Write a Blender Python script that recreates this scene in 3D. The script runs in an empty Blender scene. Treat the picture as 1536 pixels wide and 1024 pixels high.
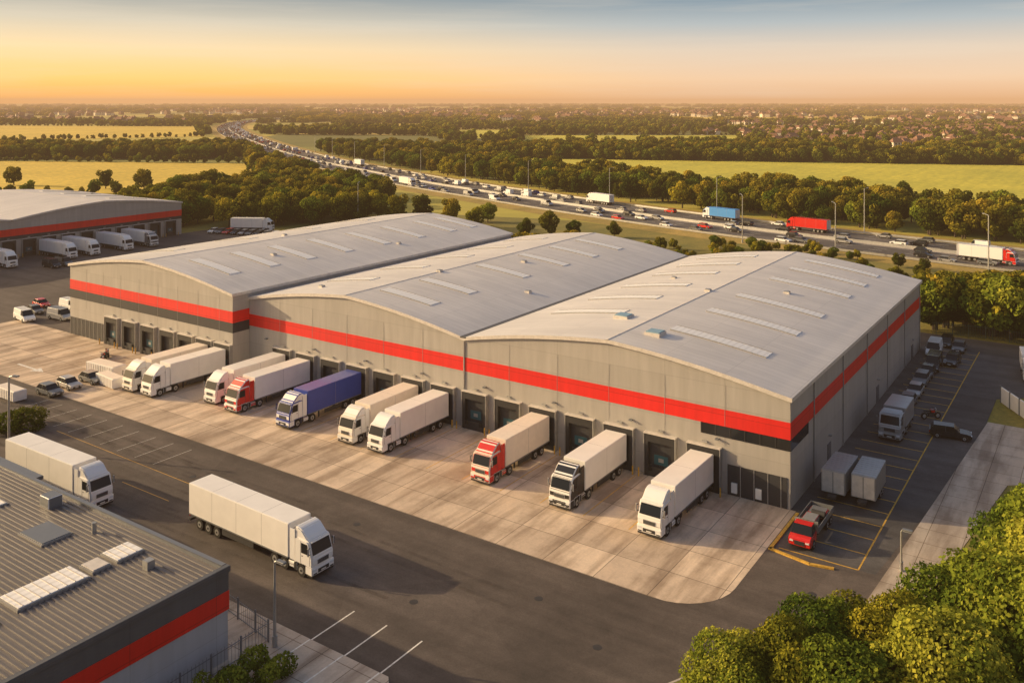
import bpy, bmesh, math, random
import numpy as np
from mathutils import Vector, Matrix
random.seed(7); rng=np.random.default_rng(11)
scene=bpy.context.scene
COL=scene.collection
HAZE=True
# ------------------------------------------------------------------ site frames
# world: origin = front/right corner of the big warehouse, +X along facade, +Y along its side wall
def V(e,n): return (26.6+.827*e-.562*n, -87.6+.562*e+.827*n)   # landscape survey grid -> world

# ------------------------------------------------------------------ materials
MATS={}
def newmat(name):
    m=bpy.data.materials.new(name); m.use_nodes=True
    nt=m.node_tree; b=nt.nodes['Principled BSDF']
    MATS[name]=m
    return m,nt,b
def N(nt,t,**kw):
    n=nt.nodes.new(t)
    for k,v in kw.items():
        if k in n.inputs.keys(): n.inputs[k].default_value=v
        else: setattr(n,k,v)
    return n
def coords(nt,scale=(1,1,1),kind='Object'):
    tc=nt.nodes.new('ShaderNodeTexCoord'); mp=nt.nodes.new('ShaderNodeMapping')
    mp.inputs['Scale'].default_value=scale
    nt.links.new(tc.outputs[kind],mp.inputs['Vector']); return mp.outputs['Vector']
def ramp(nt,fac,stops):
    r=nt.nodes.new('ShaderNodeValToRGB'); cr=r.color_ramp
    while len(cr.elements)<len(stops): cr.elements.new(0.5)
    for e,(p,c) in zip(cr.elements,stops):
        e.position=p; e.color=(c[0],c[1],c[2],1)
    nt.links.new(fac,r.inputs['Fac']); return r.outputs['Color']
def mixc(nt,fac,a,b,mode='MIX'):
    m=nt.nodes.new('ShaderNodeMix'); m.data_type='RGBA'; m.blend_type=mode
    for s,v in ((0,fac),(6,a),(7,b)):
        if isinstance(v,(int,float)): m.inputs[s].default_value=v
        elif isinstance(v,tuple): m.inputs[s].default_value=(v[0],v[1],v[2],1)
        else: nt.links.new(v,m.inputs[s])
    return m.outputs[2]
def noise(nt,vec,scale,detail=4,rough=.6):
    n=N(nt,'ShaderNodeTexNoise'); n.inputs['Scale'].default_value=scale; n.inputs['Detail'].default_value=detail
    n.inputs['Roughness'].default_value=rough
    nt.links.new(vec,n.inputs['Vector']); return n.outputs['Fac']
def bump(nt,b,h,strength=.3,dist=.05):
    n=N(nt,'ShaderNodeBump'); n.inputs['Strength'].default_value=strength; n.inputs['Distance'].default_value=dist
    nt.links.new(h,n.inputs['Height']); nt.links.new(n.outputs['Normal'],b.inputs['Normal'])
def simple(name,col,rough=.6,metal=0.,var=.12,scale=2.,spec=None,coat=0):
    if name in MATS: return MATS[name]
    m,nt,b=newmat(name)
    v=coords(nt); f=noise(nt,v,scale)
    c=ramp(nt,f,[(.3,tuple(x*(1-var) for x in col)),(.7,tuple(min(1,x*(1+var)) for x in col))])
    nt.links.new(c,b.inputs['Base Color'])
    b.inputs['Roughness'].default_value=rough; b.inputs['Metallic'].default_value=metal
    if spec is not None: b.inputs['Specular IOR Level'].default_value=spec
    if coat: b.inputs['Coat Weight'].default_value=coat; b.inputs['Coat Roughness'].default_value=.15
    return m

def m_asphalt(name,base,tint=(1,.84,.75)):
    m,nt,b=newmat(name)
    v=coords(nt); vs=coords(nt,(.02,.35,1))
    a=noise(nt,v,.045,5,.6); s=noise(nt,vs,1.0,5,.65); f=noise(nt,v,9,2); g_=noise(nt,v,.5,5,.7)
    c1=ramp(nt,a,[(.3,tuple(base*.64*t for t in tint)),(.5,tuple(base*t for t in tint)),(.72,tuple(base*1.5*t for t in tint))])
    c2=ramp(nt,s,[(.35,(.66,.66,.66)),(.65,(1.25,1.25,1.25))])
    c3=ramp(nt,f,[(.3,(.85,.85,.85)),(.7,(1.15,1.15,1.15))])
    c=mixc(nt,.8,c1,c2,'MULTIPLY'); c=mixc(nt,1.,c,c3,'MULTIPLY')
    c=mixc(nt,.7,c,ramp(nt,g_,[(.35,(.78,.78,.78)),(.65,(1.18,1.18,1.18))]),'MULTIPLY')
    vo=N(nt,'ShaderNodeTexVoronoi'); vo.inputs['Scale'].default_value=.09; nt.links.new(v,vo.inputs['Vector'])
    pt=ramp(nt,vo.outputs['Color'],[(.2,(.9,.9,.9)),(.8,(1.1,1.1,1.1))])
    c=mixc(nt,.8,c,pt,'MULTIPLY')
    nt.links.new(c,b.inputs['Base Color']); b.inputs['Roughness'].default_value=.85
    bump(nt,b,f,.25,.02); return m
def m_concrete(name,c1,c2,bw=5.0,rh=4.33):
    m,nt,b=newmat(name)
    v=coords(nt)
    br=N(nt,'ShaderNodeTexBrick'); br.offset=0; br.squash=1
    br.inputs['Scale'].default_value=1; br.inputs['Brick Width'].default_value=bw; br.inputs['Row Height'].default_value=rh
    br.inputs['Mortar Size'].default_value=.035; br.inputs['Mortar Smooth'].default_value=.3
    br.inputs['Color1'].default_value=(*c1,1); br.inputs['Color2'].default_value=(*c2,1); br.inputs['Mortar'].default_value=(.2,.155,.115,1)
    nt.links.new(v,br.inputs['Vector'])
    a=noise(nt,v,.22,6,.65); s=noise(nt,coords(nt,(.5,.06,1)),1.,5,.6); f=noise(nt,v,6,3)
    c=mixc(nt,.9,br.outputs['Color'],ramp(nt,a,[(.3,(.66,.63,.60)),(.5,(1,1,1)),(.75,(1.18,1.15,1.1))]),'MULTIPLY')
    c=mixc(nt,.8,c,ramp(nt,s,[(.38,(.52,.48,.45)),(.55,(1,1,1))]),'MULTIPLY')
    c=mixc(nt,.6,c,ramp(nt,f,[(.3,(.85,.85,.85)),(.7,(1.1,1.1,1.1))]),'MULTIPLY')
    nt.links.new(c,b.inputs['Base Color']); b.inputs['Roughness'].default_value=.85; return m
def m_clad(name,col,panel=(6.66,2.2),mort=.8):
    m,nt,b=newmat(name)
    tc=nt.nodes.new('ShaderNodeTexCoord'); sp=nt.nodes.new('ShaderNodeSeparateXYZ'); nt.links.new(tc.outputs['Object'],sp.inputs[0])
    ad=N(nt,'ShaderNodeMath',operation='ADD'); nt.links.new(sp.outputs[0],ad.inputs[0]); nt.links.new(sp.outputs[1],ad.inputs[1])
    cb=nt.nodes.new('ShaderNodeCombineXYZ'); nt.links.new(ad.outputs[0],cb.inputs[0]); nt.links.new(sp.outputs[2],cb.inputs[1])
    br=N(nt,'ShaderNodeTexBrick'); br.offset=0; br.inputs['Scale'].default_value=1
    br.inputs['Brick Width'].default_value=panel[0]; br.inputs['Row Height'].default_value=panel[1]
    br.inputs['Mortar Size'].default_value=.03; br.inputs['Mortar Smooth'].default_value=.5
    br.inputs['Color1'].default_value=(*[x*.95 for x in col],1); br.inputs['Color2'].default_value=(*[x*1.05 for x in col],1)
    br.inputs['Mortar'].default_value=(*[x*mort for x in col],1)
    nt.links.new(cb.outputs[0],br.inputs['Vector'])
    mp=nt.nodes.new('ShaderNodeMapping'); mp.inputs['Scale'].default_value=(1.2,.12,1); nt.links.new(cb.outputs[0],mp.inputs['Vector'])
    s=noise(nt,mp.outputs[0],1.,5,.6)
    c=mixc(nt,.7,br.outputs['Color'],ramp(nt,s,[(.3,(.82,.81,.80)),(.7,(1.06,1.06,1.06))]),'MULTIPLY')
    nt.links.new(c,b.inputs['Base Color']); b.inputs['Roughness'].default_value=.5
    w=N(nt,'ShaderNodeTexWave'); w.bands_direction='Y'; w.inputs['Scale'].default_value=1.6; nt.links.new(cb.outputs[0],w.inputs['Vector'])
    bump(nt,b,w.outputs['Fac'],.1,.03); return m
def m_roof(name,col,axis='X',seam=2.0,rough=.5,bs=.35):
    m,nt,b=newmat(name)
    v=coords(nt)
    w=N(nt,'ShaderNodeTexWave'); w.bands_direction=axis; w.inputs['Scale'].default_value=seam; nt.links.new(v,w.inputs['Vector'])
    a=noise(nt,v,.08,6,.65); s=noise(nt,coords(nt,(.05,.9,1) if axis=='Y' else (.9,.05,1)),1.,5,.6)
    br=N(nt,'ShaderNodeTexBrick'); br.offset=0; br.inputs['Scale'].default_value=1
    br.inputs['Brick Width'].default_value=6.6; br.inputs['Row Height'].default_value=1.0
    br.inputs['Mortar Size'].default_value=.018
    br.inputs['Color1'].default_value=(.95,.95,.95,1); br.inputs['Color2'].default_value=(1.03,1.03,1.03,1); br.inputs['Mortar'].default_value=(.66,.66,.66,1)
    nt.links.new(v,br.inputs['Vector'])
    c=ramp(nt,a,[(.3,tuple(x*.9 for x in col)),(.7,tuple(x*1.05 for x in col))])
    c=mixc(nt,.6,c,ramp(nt,s,[(.3,(.86,.86,.87)),(.7,(1.05,1.05,1.04))]),'MULTIPLY')
    c=mixc(nt,1.,c,br.outputs['Color'],'MULTIPLY')
    nt.links.new(c,b.inputs['Base Color']); b.inputs['Roughness'].default_value=rough
    bump(nt,b,w.outputs['Fac'],bs,.04); return m

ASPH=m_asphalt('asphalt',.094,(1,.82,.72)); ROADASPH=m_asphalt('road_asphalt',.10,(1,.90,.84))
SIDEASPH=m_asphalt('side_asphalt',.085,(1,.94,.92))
CONC=m_concrete('concrete_slabs',(.52,.41,.31),(.76,.61,.46))
PAVE=m_concrete('paving_concrete',(.48,.41,.34),(.56,.48,.40),3.0,3.0)
CLAD=m_clad('grey_cladding',(.43,.405,.37)); CLAD_L=m_clad('light_cladding',(.46,.48,.52)); CLAD_D=m_clad('dark_cladding',(.11,.115,.125))
RED=m_clad('red_cladding',(.78,.016,.01),panel=(6.66,4),mort=.6); BLK=m_clad('black_cladding',(.04,.042,.048),panel=(6.66,4),mort=.5)
ROOF=m_roof('roof_sheet',(.76,.72,.68),'Y',1.6,.42)
ROOFD=m_roof('dark_roof_sheet',(.16,.145,.14),'X',2.6,.45,.2)
TRIM=simple('fascia_trim',(.66,.61,.55),.5); GUT=simple('gutter',(.10,.10,.105),.6); PIPE=simple('downpipe_grey',(.30,.29,.275),.6)
DARK=simple('dark_plastic',(.025,.025,.027),.6); RUB=simple('rubber',(.018,.018,.018),.9)
GLASS=simple('dark_glass',(.015,.018,.022),.12,var=.02,spec=.35)
def m_skyl():
    m,nt,b=newmat('rooflight_panel'); v=coords(nt)
    w=N(nt,'ShaderNodeTexWave'); w.bands_direction='X'; w.inputs['Scale'].default_value=.45; nt.links.new(v,w.inputs['Vector'])
    c=ramp(nt,w.outputs['Fac'],[(.15,(.86,.84,.80)),(.5,(.98,.96,.92))])
    nt.links.new(c,b.inputs['Base Color']); b.inputs['Roughness'].default_value=.25; return m
SKYL=m_skyl()
BLUEGL=simple('rooflight_glass',(.25,.4,.48),.12)
STEEL=simple('galvanised_steel',(.42,.42,.41),.45,.6); CHAS=simple('chassis_dark',(.035,.035,.037),.7)
WHITEP=simple('white_paint',(.90,.89,.87),.3,coat=.5,var=.03,scale=.6); TRAIL=simple('trailer_white',(.89,.865,.82),.4,var=.04,scale=.7)
CREAM=simple('trailer_cream',(.85,.76,.65),.45,var=.05); REDP=simple('red_paint',(.66,.018,.012),.25,coat=.6,var=.05)
BLUEP=simple('blue_paint',(.035,.07,.38),.35,coat=.4,var=.06); BLACKP=simple('black_paint',(.015,.017,.02),.25,coat=.6,var=.05)
SILV=simple('silver_paint',(.5,.5,.5),.3,.5,coat=.4,var=.03); GREYP=simple('grey_paint',(.16,.17,.18),.35,coat=.4,var=.03)
LBLUE=simple('sky_blue_paint',(.05,.28,.7),.4,var=.05)
HEADL=simple('headlamp_lens',(.75,.78,.8),.1,var=.02); TAIL=simple('tail_lamp',(.5,.01,.01),.3)
TEAL=simple('door_teal',(.02,.10,.13),.5); DOORG=simple('door_grey',(.13,.135,.14),.5)
PAINTW=simple('line_white',(.72,.70,.65),.8,var=.25,scale=3); PAINTY=simple('line_yellow',(.60,.35,.05),.8,var=.3,scale=3)
KERB=simple('kerb_stone',(.46,.41,.35),.8,scale=4)
BARK=simple('bark',(.07,.05,.035),.9,scale=6)
BRICK=simple('brick',(.26,.16,.11),.85); TILE=simple('roof_tile',(.24,.125,.08),.85,var=.3); RENDERW=simple('house_render',(.75,.68,.56),.8)
def m_tyre():
    m,nt,b=newmat('tyre_mark'); v=coords(nt)
    b.inputs['Base Color'].default_value=(.035,.03,.026,1); b.inputs['Roughness'].default_value=.9
    f=noise(nt,v,.4,5,.7); r=ramp(nt,f,[(.4,(0,0,0)),(.75,(.3,.3,.3))]); nt.links.new(r,b.inputs['Alpha']); return m
TYRE=m_tyre()
def m_grass(name,c1,c2,sc=.05,fine=1.5):
    m,nt,b=newmat(name); v=coords(nt)
    a=noise(nt,v,sc,6,.65); f=noise(nt,v,fine,4,.7)
    vs=coords(nt,(.25,.01,1)); s=noise(nt,vs,1.,3)
    c=ramp(nt,a,[(.3,c1),(.7,c2)])
    c=mixc(nt,.8,c,ramp(nt,f,[(.3,(.6,.62,.6)),(.7,(1.3,1.28,1.2))]),'MULTIPLY')
    c=mixc(nt,.5,c,ramp(nt,s,[(.3,(.78,.8,.78)),(.7,(1.15,1.12,1.1))]),'MULTIPLY')
    nt.links.new(c,b.inputs['Base Color']); b.inputs['Roughness'].default_value=.95; return m
GRASS=m_grass('grass',(.13,.14,.025),(.32,.25,.05),.08)
VERGE=m_grass('dry_verge',(.24,.19,.04),(.52,.35,.09),.1)
FIELDG=m_grass('field_green',(.45,.43,.045),(.72,.62,.07),.012,.3)
FIELDY=m_grass('field_gold',(.58,.42,.045),(.82,.59,.08),.012,.3)
def m_land():
    m,nt,b=newmat('countryside'); v=coords(nt)
    vo=N(nt,'ShaderNodeTexVoronoi'); vo.inputs['Scale'].default_value=1/300
    nz=N(nt,'ShaderNodeTexNoise'); nz.inputs['Scale'].default_value=.003; nt.links.new(v,nz.inputs['Vector'])
    vm=N(nt,'ShaderNodeVectorMath',operation='MULTIPLY_ADD'); nt.links.new(nz.outputs['Color'],vm.inputs[0]); vm.inputs[1].default_value=(90,90,0); nt.links.new(v,vm.inputs[2])
    nt.links.new(vm.outputs[0],vo.inputs['Vector'])
    c=ramp(nt,vo.outputs['Color'],[(.1,(.15,.16,.03)),(.35,(.3,.29,.05)),(.55,(.5,.43,.07)),(.75,(.64,.47,.12)),(.95,(.26,.26,.05))])
    f=noise(nt,v,.02,6,.7)
    c=mixc(nt,.8,c,ramp(nt,f,[(.3,(.65,.68,.65)),(.7,(1.2,1.15,1.1))]),'MULTIPLY')
    nt.links.new(c,b.inputs['Base Color']); b.inputs['Roughness'].default_value=.95; return m
LAND=m_land()
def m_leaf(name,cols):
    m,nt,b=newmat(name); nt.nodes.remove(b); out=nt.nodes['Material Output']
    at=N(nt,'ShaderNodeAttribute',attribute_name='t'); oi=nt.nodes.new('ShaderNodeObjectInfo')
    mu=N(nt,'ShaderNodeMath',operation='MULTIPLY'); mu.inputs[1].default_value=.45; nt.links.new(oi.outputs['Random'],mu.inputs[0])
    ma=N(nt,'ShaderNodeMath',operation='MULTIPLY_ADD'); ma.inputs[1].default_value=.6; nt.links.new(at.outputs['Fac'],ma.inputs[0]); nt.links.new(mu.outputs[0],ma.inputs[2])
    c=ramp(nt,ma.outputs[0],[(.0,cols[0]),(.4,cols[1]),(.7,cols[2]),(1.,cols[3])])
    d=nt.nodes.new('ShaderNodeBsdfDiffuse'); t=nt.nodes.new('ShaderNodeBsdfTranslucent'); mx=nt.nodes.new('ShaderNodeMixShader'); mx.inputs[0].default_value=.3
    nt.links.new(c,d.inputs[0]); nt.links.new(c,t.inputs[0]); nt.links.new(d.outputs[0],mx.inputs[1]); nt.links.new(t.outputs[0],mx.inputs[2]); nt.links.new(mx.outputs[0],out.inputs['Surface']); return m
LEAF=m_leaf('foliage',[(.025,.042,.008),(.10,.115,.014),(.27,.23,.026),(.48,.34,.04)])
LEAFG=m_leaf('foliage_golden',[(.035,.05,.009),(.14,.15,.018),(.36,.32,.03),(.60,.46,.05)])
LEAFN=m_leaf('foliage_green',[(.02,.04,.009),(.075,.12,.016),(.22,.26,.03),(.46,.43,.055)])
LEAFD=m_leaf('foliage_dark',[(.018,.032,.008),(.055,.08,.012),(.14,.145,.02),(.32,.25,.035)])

# ------------------------------------------------------------------ mesh builder
class MB:
    def __init__(s): s.bm=bmesh.new(); s.m=[]
    def mi(s,mat):
        if mat not in s.m: s.m.append(mat)
        return s.m.index(mat)
    def _fin(s,fs,mat,bev=0,seg=2):
        i=s.mi(mat)
        for f in fs: f.material_index=i
        bmesh.ops.recalc_face_normals(s.bm,faces=fs)
        if bev:
            es=list({e for f in fs for e in f.edges})
            bmesh.ops.bevel(s.bm,geom=es,offset=bev,segments=seg,affect='EDGES',clamp_overlap=True)
    def face(s,pts,mat):
        f=s.bm.faces.new([s.bm.verts.new(p) for p in pts]); f.material_index=s.mi(mat); return f
    def hexa(s,b,t,mat,bev=0):
        vb=[s.bm.verts.new(p) for p in b]; vt=[s.bm.verts.new(p) for p in t]; n=len(b)
        fs=[s.bm.faces.new(vb[::-1]),s.bm.faces.new(vt)]
        for i in range(n): fs.append(s.bm.faces.new((vb[i],vb[(i+1)%n],vt[(i+1)%n],vt[i])))
        s._fin(fs,mat,bev); return fs
    def box(s,x0,x1,y0,y1,z0,z1,mat,bev=0):
        return s.hexa([(x0,y0,z0),(x1,y0,z0),(x1,y1,z0),(x0,y1,z0)],[(x0,y0,z1),(x1,y0,z1),(x1,y1,z1),(x0,y1,z1)],mat,bev)
    def prism(s,prof,x0,x1,mat,bev=0):      # profile in (y,z) extruded along x
        return s.hexa([(x0,y,z) for y,z in prof],[(x1,y,z) for y,z in prof],mat,bev)
    def cyl(s,c,r,h,axis,mat,seg=14,r2=None):
        r2=r if r2 is None else r2; b=[];t=[]
        for i in range(seg):
            a=2*math.pi*i/seg; p,q=math.cos(a),math.sin(a)
            for L,rr,o in ((b,r,-h/2),(t,r2,h/2)):
                if axis=='x': L.append((c[0]+o,c[1]+p*rr,c[2]+q*rr))
                elif axis=='y': L.append((c[0]+p*rr,c[1]+o,c[2]+q*rr))
                else: L.append((c[0]+p*rr,c[1]+q*rr,c[2]+o))
        return s.hexa(b,t,mat)
    def tube(s,p,q,r1,r2,mat,seg=6):
        p=Vector(p);q=Vector(q);d=(q-p).normalized(); a=d.orthogonal().normalized(); b=d.cross(a)
        B=[tuple(p+(a*math.cos(2*math.pi*i/seg)+b*math.sin(2*math.pi*i/seg))*r1) for i in range(seg)]
        T=[tuple(q+(a*math.cos(2*math.pi*i/seg)+b*math.sin(2*math.pi*i/seg))*r2) for i in range(seg)]
        s.hexa(B,T,mat)
    def mesh(s,name):
        me=bpy.data.meshes.new(name); s.bm.to_mesh(me); s.bm.free()
        for m in s.m: me.materials.append(m)
        return me
def put(name,me,loc=(0,0,0),rz=0,parent=None,sc=None,par_loc=(0,0,0)):
    o=bpy.data.objects.new(name,me); o.location=loc; o.rotation_euler=(0,0,rz)
    if sc: o.scale=sc if isinstance(sc,tuple) else (sc,sc,sc)
    COL.objects.link(o)
    if parent:
        o.parent=parent; o.matrix_parent_inverse=Matrix.Translation(parent.location).inverted()
    return o
def empty(name,loc=(0,0,0)):
    e=bpy.data.objects.new(name,None); e.location=loc; COL.objects.link(e); return e
def sheet(name,pts,z,mat,thick=0,kerb=None):
    mb=MB()
    if thick: mb.hexa([(x,y,z-thick) for x,y in pts],[(x,y,z) for x,y in pts],mat)
    else:
        f=mb.face([(x,y,z) for x,y in pts],mat)
        bmesh.ops.recalc_face_normals(mb.bm,faces=[f]); mb.bm.normal_update()
        if f.normal.z<0: f.normal_flip()
    return put(name,mb.mesh(name))

# ------------------------------------------------------------------ camera / light / sky
cam=bpy.data.cameras.new('camera'); co=bpy.data.objects.new('camera',cam); COL.objects.link(co)
cam.sensor_width=36; cam.lens=1340/1536*36; cam.shift_y=-360/1536; cam.clip_start=1; cam.clip_end=40000
co.location=(26.6,-87.6,40); co.rotation_euler=(math.radians(90),0,math.radians(34.2))
scene.camera=co
SUN_EL=math.radians(17); sh=Vector((-.936,-.352,0)).normalized()
sd=Vector((sh.x*math.cos(SUN_EL),sh.y*math.cos(SUN_EL),math.sin(SUN_EL)))
sl=bpy.data.lights.new('sun','SUN'); sl.energy=5.0; sl.angle=math.radians(.5); sl.color=(1,.73,.40)
so=bpy.data.objects.new('sun',sl); so.rotation_euler=(-sd).to_track_quat('-Z','Y').to_euler(); so.location=(-100,-60,120); COL.objects.link(so)
w=bpy.data.worlds.new('World'); scene.world=w; w.use_nodes=True; nt=w.node_tree
bg=nt.nodes['Background']; bg.inputs['Strength'].default_value=.1
sk=nt.nodes.new('ShaderNodeTexSky'); sk.sky_type='NISHITA'; sk.sun_disc=False; sk.sun_elevation=SUN_EL; sk.sun_rotation=math.atan2(sh.x,sh.y)
sk.dust_density=3; sk.air_density=1.3
tc=nt.nodes.new('ShaderNodeTexCoord'); sp=nt.nodes.new('ShaderNodeSeparateXYZ'); nt.links.new(tc.outputs['Generated'],sp.inputs[0])
mr=N(nt,'ShaderNodeMapRange'); mr.inputs['From Max'].default_value=.4; nt.links.new(sp.outputs[2],mr.inputs['Value'])
g=ramp(nt,mr.outputs[0],[(0,(.90,.52,.28)),(.06,(.98,.68,.44)),(.14,(.82,.68,.54)),(.21,(.48,.53,.55)),(.29,(.19,.29,.38)),(.7,(.15,.21,.31)),(1,(.14,.20,.31))])
gw=ramp(nt,mr.outputs[0],[(0,(1.2,.52,.09)),(.06,(1.25,.74,.22)),(.14,(1.06,.79,.44)),(.21,(.72,.64,.50)),(.29,(.29,.33,.35)),(.7,(.24,.26,.31)),(1,(.16,.21,.31))])
dp=N(nt,'ShaderNodeVectorMath',operation='DOT_PRODUCT'); dp.inputs[1].default_value=(-.982,.187,0); nt.links.new(tc.outputs['Generated'],dp.inputs[0])
mz=N(nt,'ShaderNodeMapRange'); mz.inputs['From Min'].default_value=.5; mz.inputs['From Max'].default_value=.97; mz.interpolation_type='SMOOTHSTEP'; nt.links.new(dp.outputs['Value'],mz.inputs['Value'])
gc=mixc(nt,mz.outputs[0],g,gw)
mp=nt.nodes.new('ShaderNodeMapping'); mp.inputs['Scale'].default_value=(3,3,55); mp.inputs['Rotation'].default_value=(.02,.03,0); nt.links.new(tc.outputs['Generated'],mp.inputs['Vector'])
cn=noise(nt,mp.outputs[0],1.,6,.6); cf=ramp(nt,cn,[(.48,(0,0,0)),(.8,(.3,.3,.3))])
gc=mixc(nt,cf,gc,(.95,.8,.62))
# the half of the sky opposite the sun is dimmer and bluer
da=N(nt,'ShaderNodeVectorMath',operation='DOT_PRODUCT'); da.inputs[1].default_value=(sh.x,sh.y,0); nt.links.new(tc.outputs['Generated'],da.inputs[0])
mo2=N(nt,'ShaderNodeMapRange'); mo2.inputs['From Min'].default_value=-.30; mo2.inputs['From Max'].default_value=-.85; mo2.interpolation_type='SMOOTHSTEP'; nt.links.new(da.outputs['Value'],mo2.inputs['Value'])
gc=mixc(nt,mo2.outputs[0],gc,(.20,.20,.26))
# warm aureole round the low sun, added out of frame as warm fill
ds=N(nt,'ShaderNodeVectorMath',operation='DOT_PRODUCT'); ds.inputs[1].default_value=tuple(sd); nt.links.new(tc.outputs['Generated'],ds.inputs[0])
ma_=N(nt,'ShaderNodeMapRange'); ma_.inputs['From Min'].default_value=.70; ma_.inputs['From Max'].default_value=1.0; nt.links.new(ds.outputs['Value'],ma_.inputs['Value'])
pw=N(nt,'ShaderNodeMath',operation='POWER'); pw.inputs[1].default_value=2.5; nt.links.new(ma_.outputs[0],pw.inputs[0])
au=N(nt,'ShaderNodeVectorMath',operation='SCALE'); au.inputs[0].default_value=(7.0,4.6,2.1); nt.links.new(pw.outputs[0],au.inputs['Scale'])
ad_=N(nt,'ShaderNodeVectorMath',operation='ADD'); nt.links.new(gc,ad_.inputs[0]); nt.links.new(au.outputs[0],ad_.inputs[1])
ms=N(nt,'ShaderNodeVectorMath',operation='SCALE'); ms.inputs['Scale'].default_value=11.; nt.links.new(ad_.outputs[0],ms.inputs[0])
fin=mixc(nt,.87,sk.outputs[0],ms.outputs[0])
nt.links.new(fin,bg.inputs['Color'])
scene.view_settings.view_transform='Standard'; scene.view_settings.look='None'; scene.view_settings.exposure=0

# ------------------------------------------------------------------ haze layer (aerial perspective, homogeneous volume that absorbs and glows in place of scattered light)
if HAZE:
    hm=bpy.data.materials.new('haze'); hm.use_nodes=True; hn=hm.node_tree; hn.nodes.clear()
    ho=hn.nodes.new('ShaderNodeOutputMaterial'); va=hn.nodes.new('ShaderNodeVolumeAbsorption'); he=hn.nodes.new('ShaderNodeEmission'); ha=hn.nodes.new('ShaderNodeAddShader')
    BETA=1/6000
    va.inputs['Color'].default_value=(0,0,0,1); va.inputs['Density'].default_value=BETA
    he.inputs['Color'].default_value=(.76,.43,.21,1); he.inputs['Strength'].default_value=BETA
    hn.links.new(va.outputs[0],ha.inputs[0]); hn.links.new(he.outputs[0],ha.inputs[1]); hn.links.new(ha.outputs[0],ho.inputs['Volume'])
    mb=MB(); mb.box(-9000,9000,-9000,9000,-3,60,DARK); me=mb.mesh('haze'); me.materials.clear(); me.materials.append(hm); put('atmosphere_haze',me)

# ------------------------------------------------------------------ ground & fields
R=16000; sheet('ground',[(R*math.cos(i*math.pi/24),R*math.sin(i*math.pi/24)) for i in range(48)],0,LAND)
def field(pts,mat,z=.03): sheet('field',[V(*p) for p in pts],z,mat)
F1=[(-60,640),(146,600),(340,560),(480,520),(420,300),(330,250),(222,262),(165,300),(120,365),(70,425),(20,490),(-45,590)]
F2=[(-270,370),(-420,609),(-171,576),(-137,487),(-115,395)]
F3=[(-620,857),(-1000,1489),(-500,1410),(-350,1011)]
F4=[(-260,1300),(-128,1300),(-146,1581),(-290,1581)]
F5=[(8,830),(218,830),(266,1052),(9,1052)]
F6=[(331,1814),(903,1814),(1053,2333),(387,2333)]
F7=[(-60,960),(-20,960),(60,1250),(-80,1250)]
F8=[(300,1240),(560,1240),(640,1480),(330,1480)]
F9=[(-700,760),(-500,750),(-500,880),(-740,900)]
FIELDS=[F1,F2,F3,F4,F5,F6,F7,F8,F9]
for f,mt in zip(FIELDS,[FIELDG,FIELDY,FIELDY,FIELDY,FIELDG,FIELDY,FIELDG,FIELDG,FIELDY]): field(f,mt)
sheet('grass',[V(-150,255),V(-60,330),V(20,300),V(100,215),V(160,150),V(130,60),V(60,60),V(60,130),V(-110,200)],.02,GRASS)

# ------------------------------------------------------------------ motorway
ctrl=[(420,-70),(300,50),(200,150),(127.5,222.4),(99.4,250.5),(69.9,282),(32.4,329),(-5.1,383),(-41.6,436),(-77.8,501),(-126.6,589),(-185.6,715),(-266,908),(-365,1165),(-445,1410),(-507,1675),(-526,1914),(-500,2144),(-430,2400)]
def catmull(P,step=8):
    out=[]
    for i in range(1,len(P)-2):
        p0,p1,p2,p3=[np.array(P[j],float) for j in (i-1,i,i+1,i+2)]
        L=np.linalg.norm(p2-p1); n=max(2,int(L/step))
        for k in range(n):
            t=k/n; out.append(.5*((2*p1)+(-p0+p2)*t+(2*p0-5*p1+4*p2-p3)*t*t+(-p0+3*p1-3*p2+p3)*t**3))
    return np.array(out)
mw=catmull(ctrl)
for _ in range(12): mw[1:-1]=(mw[:-2]+2*mw[1:-1]+mw[2:])/4
mww=np.array([V(*p) for p in mw])
tan=np.gradient(mww,axis=0); tan/=np.linalg.norm(tan,axis=1)[:,None]
nor=np.stack([tan[:,1],-tan[:,0]],1)
arc=np.concatenate([[0],np.cumsum(np.linalg.norm(np.diff(mww,axis=0),axis=1))])
def ribbon(name,o0,o1,z,mat,parent=None,z1=None,dash=None,s0=0,s1=1e9):
    mb=MB(); z1=z if z1 is None else z1
    if dash:
        a=s0
        ss=[]
        while a<min(s1,arc[-1]-dash[0]): ss.append((a,a+dash[0])); a+=dash[0]+dash[1]
        for a,b in ss:
            q=[]
            for t,o in ((a,o0),(b,o0),(b,o1),(a,o1)):
                x=np.interp(t,arc,mww[:,0]);y=np.interp(t,arc,mww[:,1]);nx=np.interp(t,arc,nor[:,0]);ny=np.interp(t,arc,nor[:,1]); q.append((x+nx*o,y+ny*o,z))
            f=mb.face(q,mat)
    else:
        nn=int(np.searchsorted(arc,s1)); nn=min(nn,len(mww))
        L=[mb.bm.verts.new((*(mww[i]+nor[i]*o0),z)) for i in range(nn)]; Rr=[mb.bm.verts.new((*(mww[i]+nor[i]*o1),z1)) for i in range(nn)]
        k=mb.mi(mat)
        for i in range(len(L)-1):
            f=mb.bm.faces.new((L[i],L[i+1],Rr[i+1],Rr[i])); f.material_index=k
    bmesh.ops.recalc_face_normals(mb.bm,faces=mb.bm.faces[:])
    return put(name,mb.mesh(name),parent=parent)
MW=empty('motorway')
ribbon('verge',-26,26,.05,VERGE,MW)
ribbon('carriageway',-17,17,.12,ROADASPH,MW)
ribbon('central_reserve',-1.3,1.3,.14,KERB,MW)
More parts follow.
